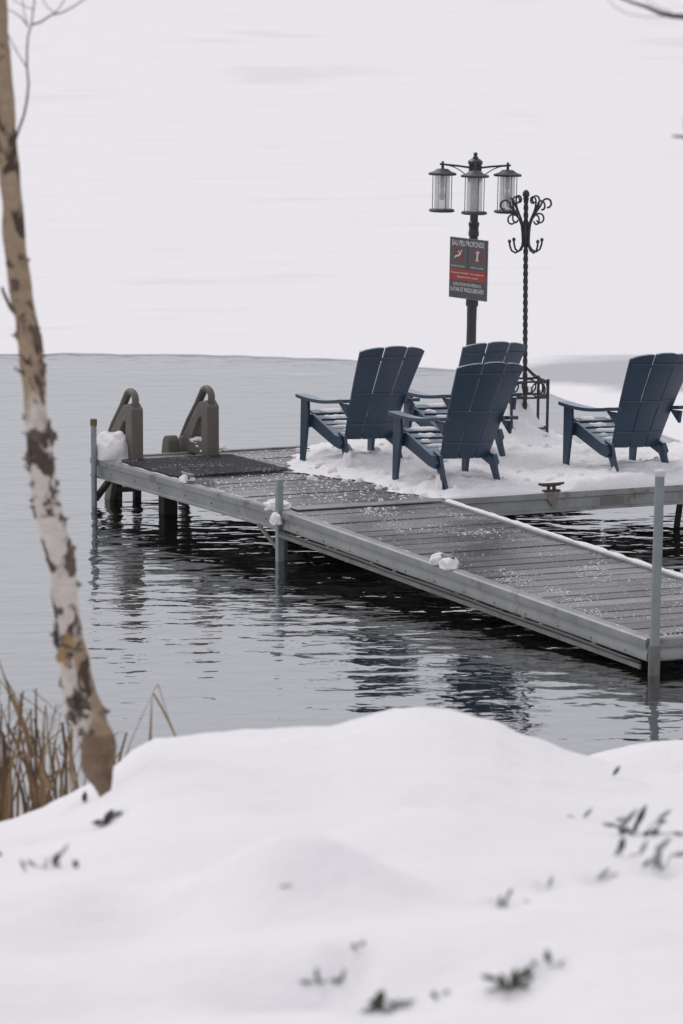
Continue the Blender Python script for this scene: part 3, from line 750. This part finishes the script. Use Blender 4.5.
# ------------------------------------------------------------------ snow on the dock
poly_px = [(283,466),(300,473),(318,474),(335,479),(362,481),(390,489),(402,494),(425,497),(446,499.5),(456,503)]
bnd = [dloc(px, py) for px, py in poly_px]
def bnd_x(y):   # snow lies to the right of this line
    tab = sorted((q[1], q[0]) for q in bnd)
    if y >= tab[-1][0]: return tab[-1][1] + (y-tab[-1][0])*.75
    if y <= tab[0][0]: return tab[0][1]
    for (a, xa), (b, xb) in zip(tab, tab[1:]):
        if y <= b: return xa + (xb-xa)*(y-a)/(b-a)
mounds = []
def mound(px, py, h, sx, sy): x, y = dloc(px, py); mounds.append((x, y, h, sx, sy))
mound(517, 446, .27, .22, .26); mound(534, 437, .12, .15, .25); mound(500, 445, .06, .3, .25); mound(455, 468, .07, .25, .2); mound(335, 462, .05, .2, .2)
mound(430, 455, .06, .4, .3); mound(580, 462, .045, .3, .3); mound(660, 478, .05, .3, .25); mound(430, 492, .035, .35, .12); mound(600, 490, .03, .5, .12); mound(365,470,.05,.25,.25)
for (cl_, a_) in chair_pos:
    q = cl_ - O0; mounds.append((q.dot(E2), -q.dot(E1), .004, .28, .28))
def snow_h(x, y):
    d = x - bnd_x(y) + .10*fbm(x*3, y*3, 1, 4) + .05*fbm(x*11, y*11, 4, 3)
    if y < -DD + .02 and x < GW+.02: return -1
    e = sstep(0, .16, d)
    if d <= 0: return -1
    h = .012 + .034*sstep(0, .5, d) + .024*fbm(x*2.2, y*2.2, 9, 4) + .030*abs(fbm(x*4, y*4, 12, 3)) + .020*fbm(x*8, y*8, 2, 4) + .010*fbm(x*24, y*24, 5, 3)
    for mx_, my_, hh, sx, sy in mounds: h += hh*math.exp(-((x-mx_)/sx)**2 - ((y-my_)/sy)**2)*(1+.3*fbm(x*5, y*5, 6, 3))
    h *= e
    h *= (1 - .35*sstep(5, 8, x))
    if x > GW: fr = (y + DD + .012)/.07; h *= math.sqrt(max(0, min(1, fr + .05)))
    yb_ = 0 if x < XB else YB
    ck = math.hypot((x-cleat_x)/.20, (y+DD-.03)/.10); h *= sstep(.6, 1.4, ck)
    bk = (-y + yb_)/.08;
    if bk < -.2: return -1
    h *= math.sqrt(max(0, min(1, bk + .05)))
    return h + .004
st_ = .028
nxg = int((DL-.95)/st_); nyg = int((DD+.02)/st_)+1
vs_ = []; idx = {}; fs = []
hh = [[snow_h(.95+i*st_, -DD-.014 + j*st_) for i in range(nxg+1)] for j in range(nyg+1)]
def vid(i, j):
    if (i, j) not in idx:
        idx[(i, j)] = len(vs_); z = hh[j][i]; vs_.append((.95+i*st_, -DD-.014+j*st_, z if z > 0 else -.006))
    return idx[(i, j)]
for j in range(nyg):
    for i in range(nxg):
        c4 = [(i,j),(i+1,j),(i+1,j+1),(i,j+1)]
        if max(hh[b][a] for a, b in c4) > 0: fs.append(tuple(vid(*q) for q in c4))
for i in range(nxg):
    if hh[0][i] > 0 and hh[0][i+1] > 0:
        a_, b_ = vs_[idx[(i, 0)]], vs_[idx[(i+1, 0)]]; k = len(vs_)
        vs_ += [(a_[0], a_[1]-.003, -.012), (b_[0], b_[1]-.003, -.012)]; fs.append((k, k+1, idx[(i+1, 0)], idx[(i, 0)]))
# skirt along the front face so that the layer has a body
ds = MB().add(vs_, fs).build('deck_snow', 'deck_snow', smooth=True)
ds.location = O0 + Vector((0,0,.013)); ds.rotation_euler = (0,0,ANG)
tag(ds, 'thick trodden snow covering the dock around the blue chairs', 'snow', kind='stuff')

def lump(name, loc, dims, label, seed=0, parent=None, m='deck_snow', amp=.3, sub=4, rz=ANG):
    bm = bmesh.new(); bmesh.ops.create_icosphere(bm, subdivisions=sub, radius=1)
    for q in bm.verts:
        n_ = q.co.normalized(); k = 1 + amp*fbm(n_.x*1.6+seed, n_.y*1.6, n_.z*1.6+seed*2, 5); n_ = Vector([math.copysign(abs(q_)**.8, q_) for q_ in n_])
        q.co = Vector((n_.x*dims[0]*k, n_.y*dims[1]*k, (n_.z if n_.z > 0 else n_.z*.25)*dims[2]*k))
    me = bpy.data.meshes.new(name); bm.to_mesh(me); bm.free(); me.polygons.foreach_set('use_smooth', [True]*len(me.polygons)); me.materials.append(M[m])
    o = bpy.data.objects.new(name, me); col.objects.link(o); o.location = loc; o.rotation_euler = (0,0,rz)
    tag(o, label, 'snow'); return o
q = dloc(107, 461)
lump('snow_heap', dock(.13, -.17, .02), (.14,.17,.21), 'white snow heap wedged between the corner post and the left handrail', 1, amp=.30)
lump('snow_clump', dock(.02, -DD+.05, .012), (.10,.075,.06), 'snow clump sitting on the edge beside the square joint post', 3)
lump('snow_clump', dock(-.055, -DD-.09, -.075), (.035,.06,.07), 'small snow tongue hanging over the rim at the joint post', 9)
def gpt(x, y, z): return gang.matrix_basis @ Vector((x, y, z))
lump('snow_clump', gpt(.0, gy+.07, .03), (.05,.055,.06), 'left of the two snow knobs on the gangway cleat', 5)
lump('snow_clump', gpt(.0, gy-.09, .02), (.055,.06,.07), 'right of the two snow knobs on the gangway cleat', 6)
lump('snow_clump', dock(.95, -.26, .05), (.11,.13,.05), 'snow patch lying on the base rail of the right handrail', 8)
lump('snow_clump', dock(.885, -.16, .105), (.05,.13,.05), 'snow lodged inside the open triangle of the right handrail', 11)
lump('snow_clump', dock(.03, cy2+.02, .02), (.05,.07,.055), 'snow knob covering the small cleat beside the mat', 12)
cl_, a_ = chair_pos[1]; rot = Matrix.Rotation(a_, 3, 'Z')
lump('snow_clump', cl_ + rot @ Vector((-.28,-.40,0.02)), (.035,.05,.13), 'upright snow clump clinging to the rear leg of the left chair', 14, amp=.3)
lump('snow_clump', cl_ + rot @ Vector((-.20,-.34,0.0)), (.14,.12,.09), 'broken snow chunk at the rear foot of the left chair', 15, amp=.3)
cl_, a_ = chair_pos[0]; rot = Matrix.Rotation(a_, 3, 'Z')
lump('snow_clump', cl_ + rot @ Vector((-.285,-.34,.0)), (.022,.03,.13), 'snow sticking to the rear leg of the frontmost chair', 16, amp=.3)
cl_, a_ = chair_pos[3]; rot = Matrix.Rotation(a_, 3, 'Z')
lump('snow_clump', cl_ + rot @ Vector((-.27,-.36,.0)), (.025,.035,.10), 'snow sticking to the rear leg of the right chair', 17, amp=.3)
mbc = MB(); cr_ = random.Random(9); cn = 0
while cn < 90:
    x, y = cr_.uniform(1.0, 4.6), cr_.uniform(-DD+.1, -.1)
    d = x - bnd_x(y); h = snow_h(x, y)
    if d < -.22 or d > 2.4 or cr_.random() > math.exp(-max(0, d)*1.1)+.12 or (y > YB-.05 and x > XB-.1): continue
    r_ = cr_.choice((.008,.012,.016,.024,.036))*cr_.uniform(.7,1.3); c_ = dock(x, y, .013 + max(h, -.008)); v = []
    for j, (rr_, zz) in enumerate(((1.15,-.3),(1.0,.25),(.62,.75),(.1,.95))):
        for k in range(8):
            a = k*math.pi/4 + j*.3; q_ = rr_*r_*(1+.5*mn.noise(Vector((x*40+k, y*40, j*1.7)))); v.append(c_ + Vector((q_*math.cos(a), q_*math.sin(a), zz*r_)))
    mbc.add(v, [(j*8+k, j*8+(k+1) % 8, j*8+8+(k+1) % 8, j*8+8+k) for j in range(3) for k in range(8)] + [tuple(range(24, 32))]); cn += 1
tag(mbc.build('snow_clods', 'deck_snow', smooth=True), 'broken snow clods kicked about around the blue chairs', 'snow', kind='stuff')
# snow left on the seats
for (cl_, a_), wh in zip(chair_pos, ('frontmost', 'left', 'half hidden', 'right')):
    mb = MB()
    for i in range(0, 6):
        u = i/5; y = .285 - .47*u; z = .380 - .140*u - .02*math.sin(math.pi*u) + .0235
        x = -.25 + random.uniform(0, .1)
        while x < .2:
            n_ = random.randint(4, 14); v = []
            for k in range(n_+1):
                xx = min(.262, x + k*.02); e = math.sqrt(max(0, 1-abs(2*k/n_-1)**4)); w1 = .036*e*(.7+.5*mn.noise(Vector((xx*14, i*3.1, 1)))); w2 = .034*e*(.8+.5*mn.noise(Vector((xx*14, i*3.1, 7)))); hh_ = .010*e*(.8+.6*mn.noise(Vector((xx*20, i, 3))))
                for dy, dz in ((-w1, -.004), (-w1*.6, hh_), (w2*.6, hh_), (w2, -.004)): v.append((xx, y+dy, z + dz + dy*.3))
            mb.add(v, [(k*4+q, k*4+q+1, k*4+5+q, k*4+4+q) for k in range(n_) for q in range(3)])
            x += n_*.02 + random.uniform(.1, .4)
    o = mb.build('seat_snow', 'deck_snow', smooth=True); o.location = cl_; o.scale = (.93, .88, 1.03); o.rotation_euler = (0, R(1.5), a_)
    tag(o, 'thin snow left on the seat slats of the %s blue chair' % wh, 'snow', kind='stuff')
# snow ridge along the far edge of the gangway, and thin lines along near rims
def ridge(name, pts_, w, h, label, seed):
    v = []; n = len(pts_); prof = [(-1,0),(-.7,.7),(0,1),(.7,.7),(1,0)]
    for i, (p, side) in enumerate(pts_):
        k = max(.25, .8 + .55*fbm(p.x*6+seed, p.y*6, 0, 4))
        for a, b in prof: v.append(p + side*(a*w*k*(1 if a > 0 else 1.3)) + Vector((0,0,b*h*k)))
    f = [(i*5+k, i*5+k+1, i*5+6+k, i*5+5+k) for i in range(n-1) for k in range(4)] + [tuple(range(5)), tuple(range((n-1)*5, n*5))[::-1]]
    o = MB().add(v, f).build(name, 'deck_snow', smooth=True); tag(o, label, 'snow', kind='stuff')
ridge('snow_ridge', [(gpt(GW+.005, -.02 - i*.03, .014), E2) for i in range(int(GL/.03))], .020, .020, 'narrow snow ridge along the far rim of the gangway', 2)
ridge('snow_line', [(gpt(.045, -.15 - i*.03, .006), E2) for i in range(int((GL-.3)/.03))], .012, .010, 'faint snow line along the near rim of the gangway', 5)
ridge('snow_line', [(dock(.06, -.5 - i*.03, .003), E2) for i in range(int(2.9/.03))], .012, .010, 'faint snow line along the rim of the dock platform', 8)

# loose crumbs of snow on the bare planks
mb = MB(); rng = random.Random(3)
def crumb(p, s):
    a = rng.uniform(0, 6.28); v = []
    for k in range(5): v.append(p + Vector((math.cos(a+k*1.257)*s*rng.uniform(.7,1.2), math.sin(a+k*1.257)*s*rng.uniform(.7,1.2), 0)))
    v.append(p + Vector((0,0,s*rng.uniform(.5,.9))))
    mb.add(v, [(k, (k+1) % 5, 5) for k in range(5)])
cnt = 0
while cnt < 2100:
    x, y = rng.uniform(.07, GW-.06), -rng.uniform(.02, GL-.05)
    dn = fbm(x*2.2, y*1.8, 4, 4)*1.2 + .34 + .15*(x/GW-.5) - .05*abs(y)/GL
    if rng.random() < max(.0, dn)**3: crumb(gpt(x, y, .002), rng.choice((.003,.004,.005,.007))*rng.uniform(.7,1.3)); cnt += 1
cnt = 0
while cnt < 1300:
    x, y = rng.uniform(.08, 4.2), -rng.uniform(.1, DD-.05)
    if x - bnd_x(y) > .15 or (x < 1.1 and -1.58 < y < -.36): continue
    near_ = math.exp(-abs(x-bnd_x(y))*1.6)
    if rng.random() < .12 + near_*.7 + .2*fbm(x*2, y*2, 1, 3): crumb(dock(x, y, .003), rng.choice((.003,.004,.006,.010))*rng.uniform(.7,1.4)); cnt += 1
tag(mb.build('snow_crumbs', 'deck_snow'), 'loose crumbs of snow scattered over the bare planks', 'snow', kind='stuff')

# ------------------------------------------------------------------ birch at the left
TY = 13.8; ST = F/TY
tree = tag(empty('birch_tree', (*[atY(104, 800, TY)[k] for k in (0, 1)], bank_z(atY(104,800,TY).x, TY)-.05)), 'thin leaning birch with peeling bark rising from the snow bank', 'tree')
TB = Vector(tree.location)
tp = [(-150,-1300,3),(-95,-900,5),(-50,-500,7),(-24,-220,8.5),(-8,-60,9),(-3.5,0,9.5),(3,100,10),(11,200,10.2),(15.5,250,10.4),(20.5,290,10.8),(28,335,12),(31.5,360,12),(35.5,400,11.5),(40,450,12.6),(45,500,12.6),(53,530,13),(59,550,13),(64,590,12.5),(68,620,13.5),(73,655,15),(80,690,17),(90,722,18),(97,748,17.8),(100,766,16.5),(102,778,13),(103,787,9),(104,796,5),(105,820,4)]
path = []; rad = []
for k, (a, b) in enumerate(zip(tp, tp[1:])):
    for i in range(6):
        u = i/6; px, py, r_ = [a[j]+(b[j]-a[j])*u for j in range(3)]
        path.append(atY(px, py, TY) - TB); rad.append(r_/ST*(1+.05*mn.noise(Vector((py*.05, 3, 1)))))
MB().tube(path, rad, 26, jitter=.32).build('trunk', 'bark', tree, smooth=True)
def flake(px, py, side, w, h, m='flake', curl=.5):
    # a ragged sheet of bark lying on the trunk, its rim curling away
    ti = min(range(len(path)), key=lambda i: abs((path[i]+TB - atY(px, py, TY)).z))
    c = path[ti]; r_ = rad[ti]
    off = max(-.98, min(.98, ((atY(px, py, TY)-TB).x - c.x)/r_)); a0 = math.asin(off)
    da = min(2.2, w/ST/r_); nu, nv = 9, 11; v = []; keep = set()
    for j in range(nv+1):
        for i in range(nu+1):
            u, q = i/nu*2-1, j/nv*2-1; an = a0 + u*da/2; zz = c.z + q*h/ST/2
            k = min(range(len(path)), key=lambda n_: abs(path[n_].z-zz)); cc = path[k]; rr_ = rad[k]
            rim = max(abs(u), abs(q)); out = .003 + .026*curl*max(0, u*side)**3 + .005*rim**4 + .004*mn.noise(Vector((px+u*2, q*2, 3)))
            v.append(Vector((cc.x + math.sin(an)*(rr_+out), cc.y - math.cos(an)*(rr_+out), zz)))
            if math.hypot(u, q)**1.3 < .92 + .55*mn.noise(Vector((px*.7+u*1.7, py*.3+q*1.7, 2))): keep.add((i, j))
    w_ = nu+1; K = len(v); v2 = [q - (q - Vector((path[min(range(len(path)), key=lambda n_: abs(path[n_].z-q.z))].x, c.y, q.z))).normalized()*.004 for q in v]
    f = [(j*w_+i, j*w_+i+1, (j+1)*w_+i+1, (j+1)*w_+i) for j in range(nv) for i in range(nu) if {(i,j),(i+1,j+1)} <= keep]
    if not f: return
    f += [tuple(K+q for q in r2[::-1]) for r2 in f]
    MB().add(v+v2, f).build('bark_flake', m, tree, smooth=True)
for a in ((75,550,1,18,26),(71,563,1,16,30),(76,586,1,10,12),(65,609,-1,20,9),(40,552,-1,9,28),(36,512,-1,8,22),(38,345,1,12,40),(42,365,1,9,18),(36,383,1,14,20),(35,437,-1,20,14),(30,455,-1,8,26),(57,640,-1,7,34),(63,682,-1,9,20),(72,703,1,16,12),(74,716,-1,9,16),(103,714,1,8,20),(108,740,1,8,14),(52,480,1,8,30),(50,430,1,8,30),(62,520,1,8,18)): flake(*a)
fr_ = random.Random(21)
for k in range(26):
    py_ = fr_.uniform(250, 735); ti_ = min(range(len(tp)-1), key=lambda i: abs(tp[i][1]-py_)); sd_ = fr_.choice((-1,1)); flake(tp[ti_][0] + sd_*fr_.uniform(.3,.95)*tp[ti_][2], py_, sd_, fr_.uniform(5,11), fr_.uniform(5,14), fr_.choice(('flake','flake','flake','flake','flake','ochre')), .35)
flake(66,655,-1,12,24,'ochre'); flake(70,640,-1,9,20,'ochre')
def twig(name, pts_, r0, r1, parent, base, Y, m='twig'):
    pp_ = []; n = len(pts_)
    for (a, b) in zip(pts_, pts_[1:]):
        for i in range(4): pp_.append(atY(a[0]+(b[0]-a[0])*i/4, a[1]+(b[1]-a[1])*i/4, Y) - base)
    pp_.append(atY(*pts_[-1], Y) - base)
    S_ = F/Y; k = len(pp_)
    return MB().tube(pp_, [(r0+(r1-r0)*i/(k-1))/S_ for i in range(k)], 6).build(name, m, parent, smooth=True)
b1 = twig('branch', [(13,147),(18,132),(24,115),(27,100),(28.5,84),(27,66),(27,50),(28,36),(31,26),(33,12),(36,-10),(42,-60),(50,-150)], 1.5, .5, tree, TB, TY)
twig('twig', [(31,25),(41,22),(51,15),(61,13),(73,7),(86,-2),(110,-20),(150,-60)], 1.1, .4, b1, TB, TY)
twig('twig', [(53,15),(60,7),(66,-3),(75,-25)], .7, .3, b1, TB, TY)
twig('twig', [(55,13),(47,7),(41,-4),(36,-20)], .6, .3, b1, TB, TY)
twig('twig', [(26.5,67),(17,52),(10,38),(4,26),(-8,10)], .7, .3, b1, TB, TY)
twig('twig', [(28,26),(20,16),(11,11),(2,7),(-14,2)], .8, .3, b1, TB, TY)
twig('twig', [(28,28),(24,12),(22,-4),(20,-40)], .6, .3, b1, TB, TY)
twig('twig', [(33,9),(24,6),(15,1),(5,-6)], .5, .3, b1, TB, TY)
twig('branch', [(20,318),(11,308),(7,300),(3,291),(2,287)], 3.0, 1.4, tree, TB, TY-.02, 'flake')
twig('branch', [(30,378),(22,373),(17,370),(14,367)], 1.8, .9, tree, TB, TY-.02, 'flake')
twig('branch', [(42,482),(36,476),(30,472),(24,465)], 2.0, 1.0, tree, TB, TY-.02, 'flake')
twig('branch', [(27,262),(29,260),(29.5,258)], 1.6, .8, tree, TB, TY-.02, 'flake')
for ox, oy, dx in ((-15,-140,90),(-40,-420,-110),(-70,-700,120),(-100,-950,-80)):
    bb = twig('branch', [(ox,oy),(ox+dx*.4,oy-90),(ox+dx*.8,oy-200),(ox+dx,oy-340)], 2.6, .5, tree, TB, TY)
    twig('twig', [(ox+dx*.5,oy-110),(ox+dx*.9,oy-140),(ox+dx*1.3,oy-220)], 1.0, .3, bb, TB, TY)
# second tree out of frame whose limb dips into the top right corner
T2Y = 12.6; tx2 = (1150 - W/2)/F*T2Y
t2 = tag(empty('bare_tree', (tx2, T2Y, bank_z(tx2, T2Y)-.05)), 'bare tree beyond the right edge, its drooping twigs entering the top corner', 'tree')
T2B = Vector(t2.location)
twig('trunk', [(1150,815),(1148,500),(1140,200),(1135,-100),(1120,-500),(1118,-900)], 24, 10, t2, T2B, T2Y, 'bark')
lb = twig('limb', [(1138,60),(1040,-30),(960,-60),(880,-50),(820,-20),(760,8),(720,16),(690,17),(672,16),(660,13),(647,7),(634,3),(620,-2),(600,-12)], 6, .7, t2, T2B, T2Y, 'twig')
twig('twig', [(676,16),(662,17),(645,17),(628,14),(615,7),(606,-4)], .5, .3, lb, T2B, T2Y-.8)
twig('twig', [(672,13),(660,8),(650,3),(640,-6)], .5, .3, lb, T2B, T2Y-.8)
lb2 = twig('limb', [(1140,240),(1000,170),(880,140),(780,134),(700,137),(686,137),(672,136)], 6, .9, t2, T2B, T2Y, 'twig')
twig('twig', [(690,137),(685,130),(683,118)], .6, .3, lb2, T2B, T2Y)

# ------------------------------------------------------------------ reeds
def reed_leaf(parent, base, pts_, w, Y, m):
    P = [atY(px, py, Y) - base for px, py in pts_]; S_ = F/Y; n = len(P); v = []
    for i, p in enumerate(P):
        k = w/S_/2*(1 - .75*(i/(n-1))**1.5)
        tw = .6 + .5*math.sin(i*.8 + pts_[0][0])
        sd = Vector((math.cos(tw), math.sin(tw), 0))*k*1.3
        v += [p - sd, p + Vector((0,-k*.35,0)), p + sd, p + Vector((0,k*.35,0))]
    f = [(i*4+k, i*4+(k+1) % 4, i*4+4+(k+1) % 4, i*4+4+k) for i in range(n-1) for k in range(4)] + [(3,2,1,0), ((n-1)*4, (n-1)*4+1, (n-1)*4+2, (n-1)*4+3)]
    MB().add(v, f).build('leaf', m, parent)
rr = random.Random(11)
def clump(name, x0, x1, n, label, Y, ytop=(672,735), extra=()):
    b = at((x0+x1)/2, 800, 0); bz = Vector(((((x0+x1)/2) - W/2)/F*Y, Y, .85))
    root = tag(empty(name, bz), label, 'reeds', 'dry reeds behind the snow bank')
    for k in range(n):
        bx_ = rr.uniform(x0, x1); top = rr.uniform(*ytop); lean = rr.gauss(0, 20); m = 'reed' if rr.random() < .62 else 'reed_dark'
        yb = 850; pts_ = [(bx_ + lean*((yb-y_)/(yb-top))**1.6 + 1.2*math.sin(y_*.07+k), y_) for y_ in [yb + (top-yb)*j/6 for j in range(7)]]
        if rr.random() < .6:   # broken over
            ex, ey = pts_[-1]; sgn = rr.choice((-1,1)); L = rr.uniform(15, 40); dr = rr.uniform(8, 34)
            pts_ += [(ex+sgn*L*.25, ey-1), (ex+sgn*L*.6, ey+dr*.4), (ex+sgn*L, ey+dr)]
        reed_leaf(root, bz, pts_, rr.uniform(1.4, 4.2), Y + rr.uniform(-.15,.15), m)
    for pts_, w, m in extra: reed_leaf(root, bz, pts_, w, Y, m)
    return root
clump('reed_clump', -8, 16, 15, 'dry brown reeds at the left picture edge, tallest and leaning', 15.9, (675,740), [([(30,740),(18,708),(9,690),(0,664),(-8,640)], 3.4, 'reed'), ([(9,830),(6,780),(4,735)], 9, 'reed_dark'), ([(50,790),(36,760),(22,725),(10,695),(2,682)], 4.5, 'reed')])
clump('reed_clump', 22, 46, 19, 'dense dry brown reeds between the picture edge and the birch', 16.0, (690,750), [([(36,840),(36,760),(36,688)], 4.5, 'reed_dark'), ([(44,840),(43,770),(44,712)], 8, 'reed')])
clump('reed_clump', 50, 84, 19, 'dry brown reeds right against the birch trunk', 16.1, (698,760), [([(30,800),(45,780),(58,770),(50,810)], 4, 'reed')])
clump('reed_clump', 108, 122, 4, 'short dry reeds peeping out just right of the birch', 16.1, (728,745))
bz = Vector(((152 - W/2)/F*16.2, 16.2, .9)); rt = tag(empty('bent_reed', bz), 'single bent reed folded into a tent shape above the snow', 'reeds')
reed_leaf(rt, bz, [(120,775),(131,741),(142,716),(153,694)], 2.0, 16.2, 'reed'); reed_leaf(rt, bz, [(149,790),(150,745),(151,720),(152,697)], 3.0, 16.15, 'reed'); reed_leaf(rt, bz, [(153,693),(162,708),(170,724),(178,742),(190,775)], 2.8, 16.2, 'reed'); reed_leaf(rt, bz, [(153,692),(158,684),(163,700),(170,722)], 1.2, 16.2, 'reed')

# ------------------------------------------------------------------ plants poking through the snow
lr = random.Random(5)
def sprig(px, py, leaves, label, m='leaf', extra=None):
    """leaves: (dx px, dy px, length px, angle deg, width px)"""
    b = surf(px, py); S_ = F/b.y
    root = tag(empty('snow_sprig', b - Vector((0,0,.02))), label, 'plant', 'leaf tips poking out of the snow bank')
    if extra:
        n_, sp_, L_ = extra
        leaves = list(leaves) + [(lr.gauss(0, sp_*1.3), -abs(lr.gauss(0, sp_*.35)), L_*lr.uniform(.6, 1.25), lr.choice((lr.uniform(-15, 50), lr.uniform(125, 195), lr.uniform(40, 140))), L_*lr.uniform(.25, .42)) for _ in range(n_)]
    for dx, dy, L, an, w in leaves:
        tip = Vector((dx/S_, random.uniform(-.02,.02), max(.004, -dy/S_) + .02))
        if math.hypot(dx, dy) > 4: MB().tube([(0,0,0), tip*.5 + Vector((0,0,.01)), tip], .0016, 5).build('stem', 'twig', root)
        d = Vector((math.cos(R(an)), random.uniform(-.5,.1), math.sin(R(an)))).normalized(); sd = d.cross(Vector((0,-1,0.35))).normalized(); nn = d.cross(sd)
        l, ww = L*1.15/S_, w*.85/S_/2; v = []
        for u, k in ((0,.12),(.2,.75),(.45,1),(.75,.7),(1,.06)):
            c = tip + d*(u*l) - nn*(.12*l*u*u); v += [c - sd*ww*k, c + nn*ww*.25, c + sd*ww*k]
        f = [(i*3+k, i*3+k+1, i*3+4+k, i*3+3+k) for i in range(4) for k in range(2)]
        v2 = [Vector(q) + Vector((0,.0012,-.0012)) for q in v]; K = len(v)
        f += [tuple(K+q for q in r_[::-1]) for r_ in f] + [(0,1,K+1,K),(1,2,K+2,K+1)]
        f += [(i*3, K+i*3, K+i*3+3, i*3+3) for i in range(4)] + [(i*3+2, i*3+5, K+i*3+5, K+i*3+2) for i in range(4)] + [(12,K+12,K+13,13),(13,K+13,K+14,14)]
        MB().add(v+v2, f).build('leaf', m if random.random() < .65 else ('leaf' if m == 'leaf_grey' else 'leaf_grey'), root)
sprig(662, 872, [(-6,-22,22,48,7),(-2,-14,16,105,8),(10,-16,18,8,6),(-10,-6,16,80,6),(-2,0,15,115,7)], 'dark leafy sprig nearest the right edge of the snow bank', 'leaf_grey', extra=(3, 14, 12))
sprig(640, 836, [(-22,-6,28,50,7),(-4,-8,26,68,8),(18,-16,16,35,5),(-8,16,22,70,6),(8,10,14,30,4)], 'tall leafy sprig above the snow at the right, topmost of the cluster', 'leaf_grey', extra=(8, 20, 14))
sprig(622, 856, [(-2,-6,18,82,9),(-8,4,14,50,6),(18,6,20,65,6)], 'small dark leaf group left of the right leafy cluster')
sprig(600, 882, [(-4,-2,18,45,6),(10,-8,8,20,3)], 'single dark leaf lying low left of the right leafy cluster')
sprig(583, 818, [(0,0,12,45,5),(-18,6,10,0,3)], 'pale leaf with a thin side stem high on the bank right', 'leaf_grey')
sprig(613, 777, [(0,0,12,55,5)], 'small faint leaf close to the water edge of the bank', 'leaf_grey')
sprig(500, 908, [(-2,-2,16,80,6),(6,-12,12,60,4)], 'grey green leaf group left on the slope, below the frontmost chair', 'leaf', extra=(4, 9, 12))
sprig(548, 888, [(0,0,12,70,5),(-16,-2,8,20,3)], 'faint grey leaves on the slope right of centre', 'leaf_grey')
sprig(512, 990, [(0,-4,18,80,10),(8,-10,18,55,8),(-6,-2,14,110,8),(16,-8,14,70,7)], 'bushy dark sprig low at the right of the bottom edge', extra=(9, 10, 17))
sprig(550, 972, [(0,0,20,100,9),(6,-2,14,60,6)], 'dark leaf tuft just right of the bushy bottom sprig', extra=(4, 6, 14))
sprig(392, 1012, [(-6,0,20,150,12),(2,-4,22,30,12),(-16,8,18,80,10),(8,2,16,0,9)], 'large dark leaf rosette at the bottom edge centre', extra=(9, 10, 20))
sprig(326, 986, [(-8,0,18,165,8),(0,-2,18,10,9)], 'flat dark leaf patch left of the bottom rosette', extra=(5, 8, 14))
sprig(440, 1000, [(-3,0,12,120,7),(2,0,10,40,6)], 'small dark leaf right of the bottom rosette')
sprig(358, 952, [(-3,-2,9,100,8),(2,0,8,60,6)], 'dark bud in a snow hollow at the bottom centre', 'litter')
sprig(276, 889, [(0,0,16,15,3)], 'thin faint stem lying on the snow mid slope', 'leaf_grey')
sprig(108, 826, [(-4,0,20,60,11),(3,-8,14,30,9)], 'dark wet leaf litter in the snow gap under the birch', 'litter', extra=(5, 7, 12))
sprig(84, 803, [(0,0,13,80,7)], 'dark twig stub in the snow left of the birch foot', 'litter')
sprig(52, 868, [(0,0,14,60,9),(6,-10,16,50,4)], 'grey leaf patch in the snow hollow below the reeds', 'litter', extra=(4, 6, 10))
sprig(76, 868, [(0,0,9,90,8)], 'small brown leaf right of the grey leaf patch', 'flake')
sprig(26, 872, [(0,0,14,110,4)], 'thin grey stem standing in the snow at lower left', 'leaf_grey')
sprig(2, 856, [(0,0,12,150,7)], 'grey leaf at the left picture edge on the snow', 'leaf_grey')
